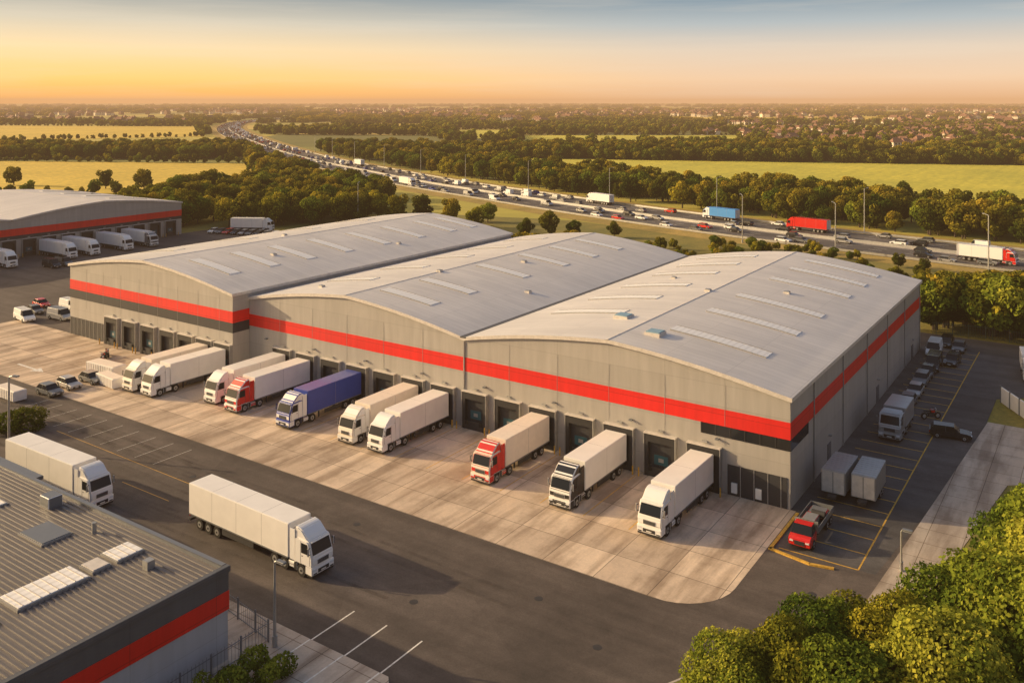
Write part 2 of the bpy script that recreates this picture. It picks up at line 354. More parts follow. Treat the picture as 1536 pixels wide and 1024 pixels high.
for o in (-16,16,-2.2,2.2): ribbon('edge_line',o-.1,o+.1,.14,PAINTW,MW,s1=900)
for o in (-12.6,-9.2,-5.8,5.8,9.2,12.6): ribbon('lane_line',o-.09,o+.09,.14,PAINTW,MW,dash=(3.5,6),s1=700)
ribbon('safety_barrier',0,0.02,.14,STEEL,MW,z1=.95)
ribbon('safety_barrier',17.6,17.62,.2,STEEL,MW,z1=.8); ribbon('safety_barrier',-17.6,-17.62,.2,STEEL,MW,z1=.8)

# ------------------------------------------------------------------ site surfaces
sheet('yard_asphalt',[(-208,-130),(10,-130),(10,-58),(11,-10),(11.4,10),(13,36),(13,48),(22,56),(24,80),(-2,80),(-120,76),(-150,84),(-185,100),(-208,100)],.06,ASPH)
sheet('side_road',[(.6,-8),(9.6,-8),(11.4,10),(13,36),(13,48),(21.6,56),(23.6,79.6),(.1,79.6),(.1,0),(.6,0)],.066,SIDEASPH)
ap=[(-140,-21.7),(-140,-3),(-123,-3),(-80,-3),(-80,0),(.55,0)]
for i in range(9):
    a=i/8*math.pi/2; ap.append((.55-5+5*math.cos(a),-21.7+5-5*math.sin(a)))
sheet('concrete_apron',ap,.07,CONC)
sheet('footpath',[(9.9,-13),(13.5,-13),(15.5,5),(17,18),(22,22),(60,22),(60,36),(22,37.5),(13.1,37.5),(11.4,10)],.16,PAVE,thick=.12)
sheet('footpath',[(-38,-41.2),(-15.3,-41.2),(-13.5,-43),(-13.5,-70),(-38,-70)],.16,PAVE,thick=.1)
gp=[(-3,-70),(-.5,-36),(1.2,-31),(3.2,-27),(6.2,-20),(9.5,-13.05),(13.55,-13.05),(15.6,5),(17.1,18),(22,21.9),(70,21.9),(70,-70)]
sheet('grass_bank',gp,.19,GRASS,thick=.15)
mb=MB()
for a,b in zip(gp[:6],gp[1:6]):
    d=Vector((b[0]-a[0],b[1]-a[1],0)).normalized(); n=Vector((-d.y,d.x,0))*.16
    mb.hexa([(a[0],a[1],.06),(b[0],b[1],.06),(b[0]+n.x,b[1]+n.y,.06),(a[0]+n.x,a[1]+n.y,.06)],[(a[0],a[1],.2),(b[0],b[1],.2),(b[0]+n.x,b[1]+n.y,.2),(a[0]+n.x,a[1]+n.y,.2)],KERB)
put('kerb',mb.mesh('kerb'))
def lines(name,L,mat,z,w=.12):
    mb=MB()
    for (x0,y0,x1,y1) in L:
        d=Vector((x1-x0,y1-y0,0)).normalized(); n=Vector((-d.y,d.x,0))*w/2
        mb.face([(x0+n.x,y0+n.y,z),(x0-n.x,y0-n.y,z),(x1-n.x,y1-n.y,z),(x1+n.x,y1+n.y,z)],mat)
    bmesh.ops.recalc_face_normals(mb.bm,faces=mb.bm.faces[:]); return put(name,mb.mesh(name))
L=[(8.2,-8,8.2,72)]+[(1.4,y,8.2,y) for y in np.arange(-8,72,3.1)]
lines('parking_bay_marking',L,PAINTY,.072,.14)
lines('parking_bay_marking',[(-23,-41.1,-23,-36.6),(-19.6,-41.1,-19.6,-36.6),(-16.1,-41.1,-16.1,-36.6)],PAINTW,.066,.13)
lines('parking_bay_marking',[(-23,-45,-23,-41.25),(-19.6,-45,-19.6,-41.25),(-16.1,-45,-16.1,-41.25)],PAINTW,.166,.13)
lines('parking_bay_marking',[(x,-28.5,x,-23.5) for x in np.arange(-92,-60,3.4)],PAINTW,.066,.06)
lines('yard_marking',[(-80,-29,-40,-29.5),(-60,-33,-52,-33)],PAINTY,.066,.08)
lines('dock_bay_marking',[(-s-2.45,-12.5,-s-2.45,-1.2) for s in [8.8+4.9*k-4.9 for k in range(1,15)]],PAINTY,.074,.1)
lines('dock_bay_marking',[(-s,-15,-s,-4.2) for s in (92.5,97.5,102.5,107.5,112.5)],PAINTW,.074,.1)
mb=MB(); mb.face([(-112,-17.2,.075),(-112,-17.6,.075),(-107,-17.6,.075),(-107,-17.2,.075)],PAINTW); mb.face([(-107,-16.5,.075),(-107,-18.3,.075),(-104.8,-17.4,.075)],PAINTW); 
bmesh.ops.recalc_face_normals(mb.bm,faces=mb.bm.faces[:]); put('road_arrow_marking',mb.mesh('arrow'))
# faint wheel tracks running along the asphalt yard
rt=random.Random(4); mb=MB()
def track(P,z):
    for off in (-.95,.95):
        pr=None
        for i in range(len(P)-1):
            a=Vector((*P[i],0));b=Vector((*P[i+1],0));d=(b-a).normalized();n=Vector((-d.y,d.x,0))
            L_=(a+n*(off-.2),a+n*(off+.2)) if pr is None else pr
            nx=(b+n*(off-.2),b+n*(off+.2)); mb.face([(L_[0].x,L_[0].y,z),(nx[0].x,nx[0].y,z),(nx[1].x,nx[1].y,z),(L_[1].x,L_[1].y,z)],TYRE); pr=nx
for k in range(8):
    y=-25-rt.uniform(0,11); P=[(-130+i*9,y+math.sin(i*.3+k)*1.0) for i in range(int(rt.uniform(9,15)))]; track(P,.078+k*.0015)
put('tyre_tracks',mb.mesh('tyre_tracks'))
mb=MB(); pts=[(.7,-.5),(.7,-8.8),(4.5,-9.6),(6.5,-9.2)]
for a,b in zip(pts[:-1],pts[1:]):
    d=Vector((b[0]-a[0],b[1]-a[1],0)).normalized(); n=Vector((-d.y,d.x,0))*.3
    mb.hexa([(a[0],a[1],.06),(b[0],b[1],.06),(b[0]+n.x,b[1]+n.y,.06),(a[0]+n.x,a[1]+n.y,.06)],[(a[0],a[1],.19),(b[0],b[1],.19),(b[0]+n.x,b[1]+n.y,.19),(a[0]+n.x,a[1]+n.y,.19)],PAINTY)
put('yellow_kerb',mb.mesh('kerb'))
mb=MB()
for x,y in ((-12,-27),(-33,-26),(-55,-28),(-20,-33),(-5,-30),(6,-14)): mb.cyl((x,y,.064),.35,.012,'z',CHAS,16)
put('manhole_covers',mb.mesh('manhole_covers'))

# ------------------------------------------------------------------ warehouses
def prof(x,x0,x1,eave,rise):
    s=abs((x-(x0+x1)/2)/((x1-x0)/2)); s=min(s,1.)
    return eave+rise*(1-(.45*s+.55*s*s))
def bay(parent,x0,x1,y0,y1,eave,rise,left=True,right=True,wall=CLAD,roof=ROOF,ovl=.25,ovr=.25):
    n=28; xs=[x0+(x1-x0)*i/n for i in range(n+1)]
    mb=MB()
    for y,fl in ((y0,1),(y1,-1)):
        pts=[(x0,y,0),(x1,y,0)]+[(x,y,prof(x,x0,x1,eave,rise)) for x in xs[::-1]]
        mb.face(pts[::fl],wall)
    if right: mb.face([(x1,y0,0),(x1,y1,0),(x1,y1,eave),(x1,y0,eave)],wall)
    if left: mb.face([(x0,y1,0),(x0,y0,0),(x0,y0,eave),(x0,y1,eave)],wall)
    put('walls',mb.mesh('walls'),parent=parent)
    mb=MB(); xs2=[x0-ovl]+xs[1:-1]+[x1+ovr]; a0,a1=y0-.3,y1+.3
    T=[prof(x,x0,x1,eave,rise)+.16 for x in xs2]; B=[t-.42 for t in T]
    for i in range(n):
        xa,xb=xs2[i],xs2[i+1]
        mb.face([(xa,a0,T[i]),(xb,a0,T[i+1]),(xb,a1,T[i+1]),(xa,a1,T[i])],roof)
        mb.face([(xa,a0,B[i]),(xb,a0,B[i+1]),(xb,a0,T[i+1]),(xa,a0,T[i])],TRIM)
        mb.face([(xa,a0,B[i]),(xa,y0,B[i]),(xb,y0,B[i+1]),(xb,a0,B[i+1])],GUT)
        mb.face([(xb,a1,B[i+1]),(xa,a1,B[i]),(xa,a1,T[i]),(xb,a1,T[i+1])],TRIM)
    mb.face([(xs2[-1],a0,B[-1]),(xs2[-1],a1,B[-1]),(xs2[-1],a1,T[-1]),(xs2[-1],a0,T[-1])],TRIM)
    mb.face([(xs2[0],a1,B[0]),(xs2[0],a0,B[0]),(xs2[0],a0,T[0]),(xs2[0],a1,T[0])],TRIM)
    put('roof',mb.mesh('roof'),parent=parent)
    xm=(x0+x1)/2; zr=prof(xm,x0,x1,eave,rise)+.16
    mb=MB(); mb.hexa([(xm-.3,a0,zr-.05),(xm+.3,a0,zr-.05),(xm+.3,a1,zr-.05),(xm-.3,a1,zr-.05)],[(xm-.02,a0,zr+.06),(xm+.02,a0,zr+.06),(xm+.02,a1,zr+.06),(xm-.02,a1,zr+.06)],TRIM)
    put('ridge_cap',mb.mesh('ridge_cap'),parent=parent)
def rooflights(parent,x0,x1,eave,rise,xa,xb,Ys,wid=2.1,mat=None):
    mb=MB(); mat=mat or SKYL
    for Y in Ys:
        n=8; h=.08
        for i in range(n):
            a=xa+(xb-xa)*i/n; b=xa+(xb-xa)*(i+1)/n
            za=prof(a,x0,x1,eave,rise)+.16;zb=prof(b,x0,x1,eave,rise)+.16
            mb.hexa([(a,Y-wid/2,za-.05),(b,Y-wid/2,zb-.05),(b,Y+wid/2,zb-.05),(a,Y+wid/2,za-.05)],[(a,Y-wid/2,za+h),(b,Y-wid/2,zb+h),(b,Y+wid/2,zb+h),(a,Y+wid/2,za+h)],mat)
            for q in (-1,1):
                ya=Y+q*(wid/2+.004); yb=Y+q*(wid/2+.1)
                mb.hexa([(a,ya,za-.05),(b,ya,zb-.05),(b,yb,zb-.05),(a,yb,za-.05)],[(a,ya,za+h+.03),(b,ya,zb+h+.03),(b,yb,zb+h+.03),(a,yb,za+h+.03)],PIPE)
    put('rooflights',mb.mesh('rooflights'),parent=parent)
def vents(parent,x0,x1,eave,rise,L):
    mb=MB()
    for x,y,s in L:
        z=prof(x,x0,x1,eave,rise)+.16
        mb.box(x-s,x+s,y-s,y+s,z-.1,z+.2*s+.15,TRIM); mb.box(x-s*.85,x+s*.85,y-s*.85,y+s*.85,z+.2*s+.15,z+.2*s+.24,BLUEGL if s>.6 else STEEL)
    put('roof_vents',mb.mesh('roof_vents'),parent=parent)
def band(parent,name,x0,x1,yf,z0,z1,mat,t=.03):
    mb=MB(); mb.box(x0,x1,yf-t,yf+.01,z0,z1,mat); put(name,mb.mesh(name),parent=parent)
def docks(parent,ss,yf,seed=0):
    r=random.Random(seed); mb=MB()
    for k,s in enumerate(ss):
        x=-s; w_=1.75; h=4.45; d=.55
        mb.box(x-w_,x-w_+.45,yf-d,yf-.002,.0,h,DARK,.03); mb.box(x+w_-.45,x+w_,yf-d,yf-.002,.0,h,DARK,.03)
        mb.box(x-w_,x+w_,yf-d-.01,yf-.003,h-.75,h+.02,DARK,.03)
        mb.box(x-w_-.09,x-w_-.003,yf-d-.05,yf-.002,0,h+.1,PIPE); mb.box(x+w_+.003,x+w_+.09,yf-d-.05,yf-.002,0,h+.1,PIPE)
        mb.box(x-w_-.09,x+w_+.09,yf-d-.06,yf-.002,h+.1,h+.2,TRIM)
        mb.box(x-w_+.45,x+w_-.45,yf-.06,yf-.004,1.15,h-.75,BLK)
        if r.random()<.8:
            mb.box(x-.8,x+.8,yf-.1,yf-.06,1.3,2.3,TEAL); mb.box(x-.3,x+.3,yf-.12,yf-.1,1.6,2.0,STEEL)
        for j in range(4): mb.box(x-1.3,x+1.3,yf-.085,yf-.06,1.6+j*.5,1.63+j*.5,CHAS)
        mb.box(x-1.3,x+1.3,yf-.5,yf-.004,.05,1.12,CHAS)
        for q in (-1,1): mb.box(x+q*1.05-.14,x+q*1.05+.14,yf-.72,yf-.5,.7,1.15,RUB)
        for q in (-1,1): mb.cyl((x+q*2.1,yf-1.2,.5),.08,1.0,'z',PAINTY,8)
        mb.box(x-.3,x+.3,yf-.25,yf-.01,h+.4,h+.55,STEEL)
    put('dock_doors',mb.mesh('dock_doors'),parent=parent)

W1=empty('warehouse',(-40,34,0)); E1=10.9; RI=2.7
bay(W1,-80,-40,0,69,E1,RI,left=False,right=False,ovl=0,ovr=0); bay(W1,-40,0,0,69,E1,RI,left=False,right=True,ovl=0)
band(W1,'red_band',-80,.035,0,6.85,8.55,RED,.035)
mb=MB(); mb.box(.0,.035,.0,69,6.85,8.55,RED); put('red_band',mb.mesh('red_band'),parent=W1)
mb=MB(); mb.box(-9.2,.06,-.06,.01,5.75,6.84,GLASS)
for x in np.arange(-9.2,.1,1.55): mb.box(x-.05,x+.05,-.09,-.055,5.75,6.84,DARK)
mb.box(.0,.06,.0,6,5.75,6.84,GLASS); put('office_windows',mb.mesh('office_windows'),parent=W1)
mb=MB(); mb.box(-6.4,-.3,-.08,.01,.0,3.1,BLK)
for x in (-6.4,-5.,-3.6,-2.2,-.9): mb.box(x-.04,x+.04,-.12,-.075,0,3.1,STEEL)
for x in (-5.6,-3.1): mb.box(x-.3,x+.3,-.3,-.125,.4,1.4,TRAIL)
put('entrance_panels',mb.mesh('entrance_panels'),parent=W1)
mb=MB()
for x in (-40,): mb.box(x-.07,x+.07,-.15,-.037,.0,10.5,PIPE)
for x in np.arange(-73.33,-.1,6.667):
    if abs(x+40)>1: mb.box(x-.015,x+.015,-.045,-.0362,4.9,11.0,PIPE)
for y in (8,20,32,44,56,68): mb.box(.037,.13,y-.07,y+.07,0,10.5,PIPE)
for y in (14,38,62): mb.box(.001,.09,y-.6,y+.6,0,2.2,DOORG); mb.box(.001,.35,y-.15,y+.15,3.0,3.15,STEEL)
for x in np.arange(-76,-2,9.8): mb.box(x-.2,x+.2,-.4,-.037,5.4,5.55,GREYP)
put('downpipes',mb.mesh('downpipes'),parent=W1)
docks(W1,[8.8+4.9*k for k in range(14)],0,3)
mb=MB(); mb.box(-40.45,-39.55,-.31,69.31,E1+.05,E1+.24,GUT); put('valley_gutter',mb.mesh('valley_gutter'),parent=W1)
rooflights(W1,-40,0,E1,RI,-16.5,-5.2,[9.5,20.5,31,45,54.5,63]); rooflights(W1,-40,0,E1,RI,-35.5,-25,[14,24,34,45,54.5,63])
rooflights(W1,-80,-40,E1,RI,-58.5,-49.5,[6,14.5,28.5,40.5,50.5,60]); rooflights(W1,-80,-40,E1,RI,-75,-66,[12,24,36,48,60])
vents(W1,-40,0,E1,RI,[(-17,5.5,.95),(-23.7,10.8,.95),(-20.5,30,.4),(-12,38,.4),(-30,40,.35)]); vents(W1,-80,-40,E1,RI,[(-60,20,.4),(-45,22,.4),(-55,36,.4),(-70,5,.35)])
W2=empty('warehouse',(-101,31,0)); E2=11.9
bay(W2,-123,-80,-3,69,E2,RI)
band(W2,'red_band',-123.035,-79.965,-3,7.75,9.4,RED,.035); band(W2,'black_band',-123.035,-79.965,-3,6.3,7.745,BLK,.035)
mb=MB(); mb.box(-80.001,-79.965,-2.99,0,7.75,9.4,RED); mb.box(-80.001,-79.965,-2.99,0,6.3,7.745,BLK); put('band_return',mb.mesh('band_return'),parent=W2)
mb=MB(); 
for x in range(-118,-82,5): mb.box(x-.015,x+.015,-3.045,-3.0362,4.9,11.6,PIPE)
mb.box(-122.8,-113,-3.06,-2.99,0,3,BLK)
for x in np.arange(-122.8,-113,1.2): mb.box(x-.04,x+.04,-3.1,-3.055,0,3,STEEL)
put('entrance_panels',mb.mesh('entrance_panels'),parent=W2)
docks(W2,[81.8,86,90.5,95,100,105,110],-3,5)
rooflights(W2,-123,-80,E2,RI,-97,-87,[3,11,19,28,38,48,58,65]); rooflights(W2,-123,-80,E2,RI,-118,-108,[8,24,40,56])
vents(W2,-123,-80,E2,RI,[(-92,15,.4),(-104,28,.4),(-86,40,.35)])
W3=empty('warehouse',(0,0,0))
bay(W3,-95,-45,0,55,9.6,2.6); bay(W3,-45,5,0,55,9.6,2.6)
band(W3,'red_band',-95.03,5.03,0,5.6,7.4,RED,.035); band(W3,'black_band',-95.03,5.03,0,4.7,5.595,BLK,.035)
docks(W3,[-1+5.2*k for k in range(17)],0,9)
mb=MB(); mb.box(4.99,5.035,0,55,5.6,7.4,RED); put('red_band',mb.mesh('red_band'),parent=W3)
rooflights(W3,-45,5,9.6,2.6,-14,-2,[8,20,32,44]); rooflights(W3,-95,-45,9.6,2.6,-64,-52,[8,20,32,44])
W3.rotation_euler=(0,0,math.radians(90)); W3.location=(-207,74,0)
# near neighbour lower left
W4=empty('warehouse',(-60,-80,0))
mb=MB(); mb.box(-90,-26.1,-140,-46.2,0,6.4,CLAD_L); put('walls',mb.mesh('walls'),parent=W4)
mb=MB(); mb.box(-90,-26.06,-140,-46.16,5.1,6.41,CLAD_D); mb.box(-90,-26.03,-140,-46.13,3.75,5.095,RED)
put('red_band',mb.mesh('red_band'),parent=W4)
mb=MB(); mb.hexa([(-90,-140,6.43),(-26.4,-140,6.43),(-26.4,-46.5,6.43),(-90,-46.5,6.43)],[(-90,-140,6.9),(-26.4,-140,6.55),(-26.4,-46.5,6.55),(-90,-46.5,6.9)],ROOFD)
y=-46.8
while y>-85:                      # raised corrugations of the roof sheet
    mb.hexa([(-90,y,6.88),(-26.45,y,6.5),(-26.45,y-.2,6.5),(-90,y-.2,6.88)],[(-90,y-.05,6.98),(-26.45,y-.05,6.63),(-26.45,y-.15,6.63),(-90,y-.15,6.98)],ROOFD); y-=.42
put('roof',mb.mesh('roof'),parent=W4)
mb=MB(); mb.box(-26.4,-25.95,-140,-46.05,6.42,6.85,CLAD_D,.04); mb.box(-90,-26.4,-46.5,-46.05,6.42,6.85,GREYP,.04); put('parapet',mb.mesh('parapet'),parent=W4)
mb=MB()
for (x0,x1,y0,y1,mt) in ((-35.4,-33,-57.4,-52.6,SKYL),(-35.2,-33.3,-50.2,-48.2,SKYL),(-34.9,-33.4,-52,-50.8,TRIM),(-43.4,-40.2,-52,-49.8,GREYP),(-35.4,-33,-63.5,-59,SKYL),(-45,-42.6,-60,-55.5,SKYL),(-52,-49.5,-54,-50,SKYL)):
    mb.box(x0,x1,y0,y1,6.55,6.86,mt); mb.box(x0-.12,x1+.12,y0-.12,y1+.12,6.5,6.8,PIPE)
    if mt==SKYL:
        yy=y0+.3
        while yy<y1: mb.box(x0+.02,x1-.02,yy-.04,yy+.04,6.8,6.9,TRIM); yy+=.6
mb.cyl((-39,-48.6,7.0),.18,.9,'z',STEEL); mb.box(-31.2,-30.6,-49.6,-49,6.5,7.2,STEEL); mb.box(-47,-45.6,-48.6,-47.4,6.6,7.6,GREYP,.05)
put('rooflights',mb.mesh('rooflights'),parent=W4)
W5=empty('service_building',(-66,-45,0))
mb=MB(); mb.box(-80,-57,-46,-43.2,0,4.6,CLAD_D); mb.box(-80.2,-56.8,-46,-43.0,4.6,4.95,GREYP,.04); mb.box(-72,-66,-45.5,-44,4.95,5.6,ROOFD); put('shell',mb.mesh('shell'),parent=W5)

# ------------------------------------------------------------------ vehicles
def wheel(mb,x,y,r=.5,w_=.3,side=1):
    mb.cyl((x,y,r),r,w_,'x',RUB,16); mb.cyl((x+side*w_*.5,y,r),r*.55,.04,'x',STEEL,12); mb.cyl((x+side*(w_*.5+.03),y,r),r*.18,.06,'x',CHAS,8)
TC={}
def truck_mesh(L,cabm,trm,axles=3,key=None,tall=4.0):
    k=(L,cabm.name,trm.name,axles,tall)
    if k in TC: return TC[k]
    mb=MB(); f=-L
    t0=f+2.95
    mb.box(-1.27,1.27,t0,0,1.12,tall,trm,.045)
    for q in (-1,1): mb.box(q*1.285-.015,q*1.285+.015,t0+.03,-.03,1.1,1.2,GREYP)
    nr=max(2,int((L-3)/3.2))
    for i in range(1,nr):
        y=t0+(L-2.95)*i/nr
        for q in (-1,1): mb.box(q*1.27-.004,q*1.27+.004,y-.012,y+.012,1.22,tall-.07,PIPE)
        mb.box(-1.2,1.2,y-.012,y+.012,tall-.02,tall+.004,PIPE)
    mb.box(-1.2,1.2,-.0,.03,1.2,tall-.1,TRAIL); mb.box(-.02,.02,.03,.05,1.2,tall-.1,DARK)
    for x in (-.8,-.35,.35,.8): mb.box(x-.02,x+.02,.03,.07,1.25,tall-.15,STEEL)
    mb.box(-1.1,1.1,t0+.04-.12,t0-.0,1.6,tall-.5,TRIM)
    mb.box(-.45,.45,t0-.2,-.1,.85,1.1,CHAS); mb.box(-1.2,1.2,-.15,.05,.45,.65,CHAS); 
    for q in (-1,1): mb.box(q*1.0-.15,q*1.0+.15,.05,.08,.85,1.0,TAIL)
    ys=[-1.6-1.3*i for i in range(axles)]
    for y in ys:
        for q in (-1,1): wheel(mb,q*1.05,y,.5,.34,q)
        mb.cyl((0,y,.5),.08,1.9,'x',CHAS,8)
    for q in (-1,1):
        mb.box(q*1.2-.02,q*1.2+.02,ys[-1]-.7-max(1,(L-3)*.32),ys[-1]-.75,.5,1.0,CHAS)
        mb.box(q*.8-.07,q*.8+.07,t0+2.2,t0+2.35,.15,1.0,CHAS); mb.box(q*1.05-.2,q*1.05+.2,ys[-1]-.6,ys[0]+.6,1.02,1.09,CHAS)
    mb.box(-.45,.45,f+.6,f+4.6,.62,.92,CHAS)
    fa=f+1.35; ra=[f+3.75] if L<14 else [f+3.5,f+4.75]
    for y in [fa]+ra:
        for q in (-1,1): wheel(mb,q*1.05,y,.52,.34,q)
    for y in ra:
        for q in (-1,1): mb.box(q*1.05-.2,q*1.05+.2,y-.6,y+.6,1.03,1.08,DARK)
    for q in (-1,1):
        mb.cyl((q*.9,f+2.65,.68),.3,.85,'y',STEEL,12); mb.box(q*1.1-.1,q*1.1+.1,f+1.98,f+2.3,.4,1.0,DARK,.03)
        mb.box(q*1.13-.06,q*1.13+.06,f+2.32,ra[0]-.62,.45,.85,cabm,.03)
    P=[(f+.14,.95),(f+.02,1.15),(f+.03,1.75),(f+.14,2.0),(f+.46,2.98),(f+.66,3.14),(f+1.95,3.2),(f+2.2,3.1),(f+2.25,.95)]
    mb.prism(P,-1.22,1.22,cabm,.12)
    D=[(f+.62,3.08),(f+.85,3.28),(f+1.5,tall-.16),(f+1.9,tall-.04),(f+2.25,tall-.02),(f+2.3,3.0)]
    mb.hexa([(-1.1,y,z) for y,z in D],[(1.1,y,z) for y,z in D],cabm,.09)
    for q in (-1,1): mb.box(q*1.17-.03,q*1.17+.03,f+2.2,f+2.85,1.1,tall-.3,cabm)
    mb.prism([(f+.02,.35),(f-.03,.5),(f-.03,1.0),(f+.08,1.1),(f+.85,1.1),(f+.85,.38)],-1.24,1.24,cabm,.08)
    mb.box(-1.18,1.18,f+.04,f+.7,.22,.36,DARK)
    for q in (-1,1):
        mb.box(q*1.12-.12,q*1.12+.13,f+.78,f+.9,.4,1.1,DARK,.02); mb.box(q*1.12-.12,q*1.12+.13,f+.78,f+1.98,1.06,1.14,DARK,.02)
        mb.box(q*1.12-.12,q*1.12+.13,f+1.85,f+2.2,.4,1.1,DARK,.02)
    def ws(z,off=.03):
        tt=(z-2.0)/.98; return f+.14+.32*tt-off
    mb.hexa([(-1.08,ws(1.98),1.98),(1.08,ws(1.98),1.98),(1.08,ws(1.98)+.08,1.98),(-1.08,ws(1.98)+.08,1.98)],[(-1.02,ws(2.93),2.93),(1.02,ws(2.93),2.93),(1.02,ws(2.93)+.08,2.93),(-1.02,ws(2.93)+.08,2.93)],GLASS,.02)
    mb.box(-.98,.98,ws(2.95)-.12,ws(2.95)+.02,2.97,3.03,cabm,.02)
    mb.box(-.62,.62,f-.02,f+.1,1.2,1.6,DARK,.02)
    for i in range(3): mb.box(-.58,.58,f-.04,f-.019,1.26+i*.11,1.29+i*.11,GREYP)
    mb.box(-.62,.62,f-.05,f-.028,.5,.84,DARK,.01); mb.box(-.26,.26,f-.07,f-.051,.56,.67,PAINTW)
    for q in (-1,1):
        mb.box(q*.95-.23,q*.95+.23,f-.05,f+.1,.7,.95,HEADL,.03); mb.box(q*.92-.2,q*.92+.2,f-.045,f+.1,.45,.6,DARK,.02)
        x=q*1.225
        mb.hexa([(x-.012,f+.36,2.02),(x+.012,f+.36,2.02),(x+.012,f+1.36,2.02),(x-.012,f+1.36,2.02)],[(x-.012,f+.62,2.85),(x+.012,f+.62,2.85),(x+.012,f+1.36,2.85),(x-.012,f+1.36,2.85)],GLASS)
        mb.box(x-.006,x+.006,f+1.42,f+1.44,1.15,2.95,DARK); mb.box(x-.006,x+.006,f+.3,f+.32,1.15,1.95,DARK)
        mb.box(x-.02,x+.02,f+1.15,f+1.3,1.75,1.8,DARK)
        mb.box(q*1.42-.06,q*1.42+.06,f+.2,f+.34,2.05,2.75,DARK,.03); mb.box(min(q*1.2,q*1.4),max(q*1.2,q*1.4),f+.24,f+.3,2.65,2.7,DARK); mb.box(min(q*1.2,q*1.4),max(q*1.2,q*1.4),f+.24,f+.3,2.12,2.17,DARK)
    me=mb.mesh('truck'); TC[k]=me; return me
def truck(x,y,rz,L,cabm,trm,axles=3,tall=4.0,z=.07): return put('articulated_truck',truck_mesh(L,cabm,trm,axles,tall=tall),(x,y,z),rz)
j=lambda a: random.uniform(-a,a)
for s,yy,c,t in ((8.8,0,WHITEP,TRAIL),(18.6,0,BLACKP,TRAIL),(28.4,0,REDP,CREAM),(43.1,0,WHITEP,TRAIL),(48,0,WHITEP,CREAM),(57.8,0,WHITEP,BLUEP),(67.6,0,REDP,TRAIL),(72.5,0,WHITEP,TRAIL),(81.8,-3,WHITEP,TRAIL),(86,-3,WHITEP,CREAM)):
    truck(-s+j(.12),yy-.75,math.radians(j(.8)),12.1+j(.4),c,t,2)
truck(-45.9,-33.8,math.radians(90-1.5),17,WHITEP,TRAIL); truck(-71.5,-38,math.radians(90+1),15.6,WHITEP,TRAIL)
for y,c in ((22,WHITEP),(36.9,WHITEP),(43,WHITEP),(52.5,WHITEP),(60,GREYP)): truck(-206.2,y,math.radians(90),14,c,TRAIL)
truck(-200,92,math.radians(120),13,WHITEP,TRAIL)

CC={}
def car_mesh(pm,kind='hatch'):
    k=(pm.name,kind)
    if k in CC: return CC[k]
    mb=MB(); 
    if kind=='hatch': Lh,W_,H,hood,ws0,ws1,rf,rb=2.1,.88,1.46,.88,-.95,-.25,1.35,1.95
    elif kind=='estate': Lh,W_,H,hood,ws0,ws1,rf,rb=2.3,.91,1.5,.92,-1.05,-.35,1.75,2.2
    else: Lh,W_,H,hood,ws0,ws1,rf,rb=2.7,.98,2.1,1.15,-1.9,-1.2,2.6,2.68
    belt=hood+.06
    P=[(-Lh+.08,.28),(-Lh,.5),(-Lh+.05,.72),(-Lh+.45,hood-.08),(ws0,hood),(rb,belt),(Lh-.02,belt-.1),(Lh,.55),(Lh-.08,.3)]
    mb.prism(P,-W_,W_,pm,.09)
    iw=W_*.8
    base=[(-W_*.93,ws0-.02,hood-.05),(W_*.93,ws0-.02,hood-.05),(W_*.93,rb-.03,belt-.05),(-W_*.93,rb-.03,belt-.05)]
    top=[(-iw,ws1,H-.05),(iw,ws1,H-.05),(iw,rf,H-.05),(-iw,rf,H-.05)]
    if kind=='van':
        mb.hexa([(-W_*.97,-.8,hood-.05),(W_*.97,-.8,hood-.05),(W_*.97,rb,belt-.05),(-W_*.97,rb,belt-.05)],[(-iw*1.1,-.8,H),(iw*1.1,-.8,H),(iw*1.1,rf,H),(-iw*1.1,rf,H)],pm,.05)
    mb.hexa(base,top,GLASS)
    mb.box(-iw-.01,iw+.01,ws1-.06,rf+.05,H-.07,H,pm,.03)
    for q in (-1,1):
        for yy in ((ws1+.0+(rf-ws1)*.42),):
            mb.hexa([(q*W_*.945-.02,yy-.05,hood),(q*W_*.945+.02,yy-.05,hood),(q*W_*.945+.02,yy+.05,hood),(q*W_*.945-.02,yy+.05,hood)],[(q*iw-.02,yy-.05,H-.04),(q*iw+.03,yy-.05,H-.04),(q*iw+.03,yy+.05,H-.04),(q*iw-.02,yy+.05,H-.04)],DARK)
        for y in (-Lh*.64,Lh*.62):
            mb.cyl((q*(W_-.1),y,.33),.39,.22,'x',DARK,14); wheel(mb,q*(W_-.08),y,.33,.2,q)
        mb.box(q*(W_-.25)-.18,q*(W_-.25)+.18,-Lh-.01,-Lh+.2,.58,.72,HEADL,.02); mb.box(q*(W_-.2)-.15,q*(W_-.2)+.15,Lh-.15,Lh+.01,.62,.82,TAIL,.02)
        mb.box(q*(W_+.08)-.08,q*(W_+.08)+.08,ws0+.2,ws0+.34,hood,hood+.13,pm,.02)
    mb.box(-.5,.5,-Lh-.012,-Lh+.1,.36,.52,DARK); mb.box(-.24,.24,-Lh-.02,-Lh,.4,.5,PAINTW)
    CC[k]=mb.mesh('car'); return CC[k]
def car(x,y,rz,pm,kind='hatch',z=.07): return put('van' if kind=='van' else 'parked_car',car_mesh(pm,kind),(x,y,z),rz)
r90=math.pi/2
for x,y,p in ((-94,-22.3,GREYP),(-94.7,-19.2,SILV),(-94.4,-16,GREYP)): car(x,y,r90+j(.1),p)
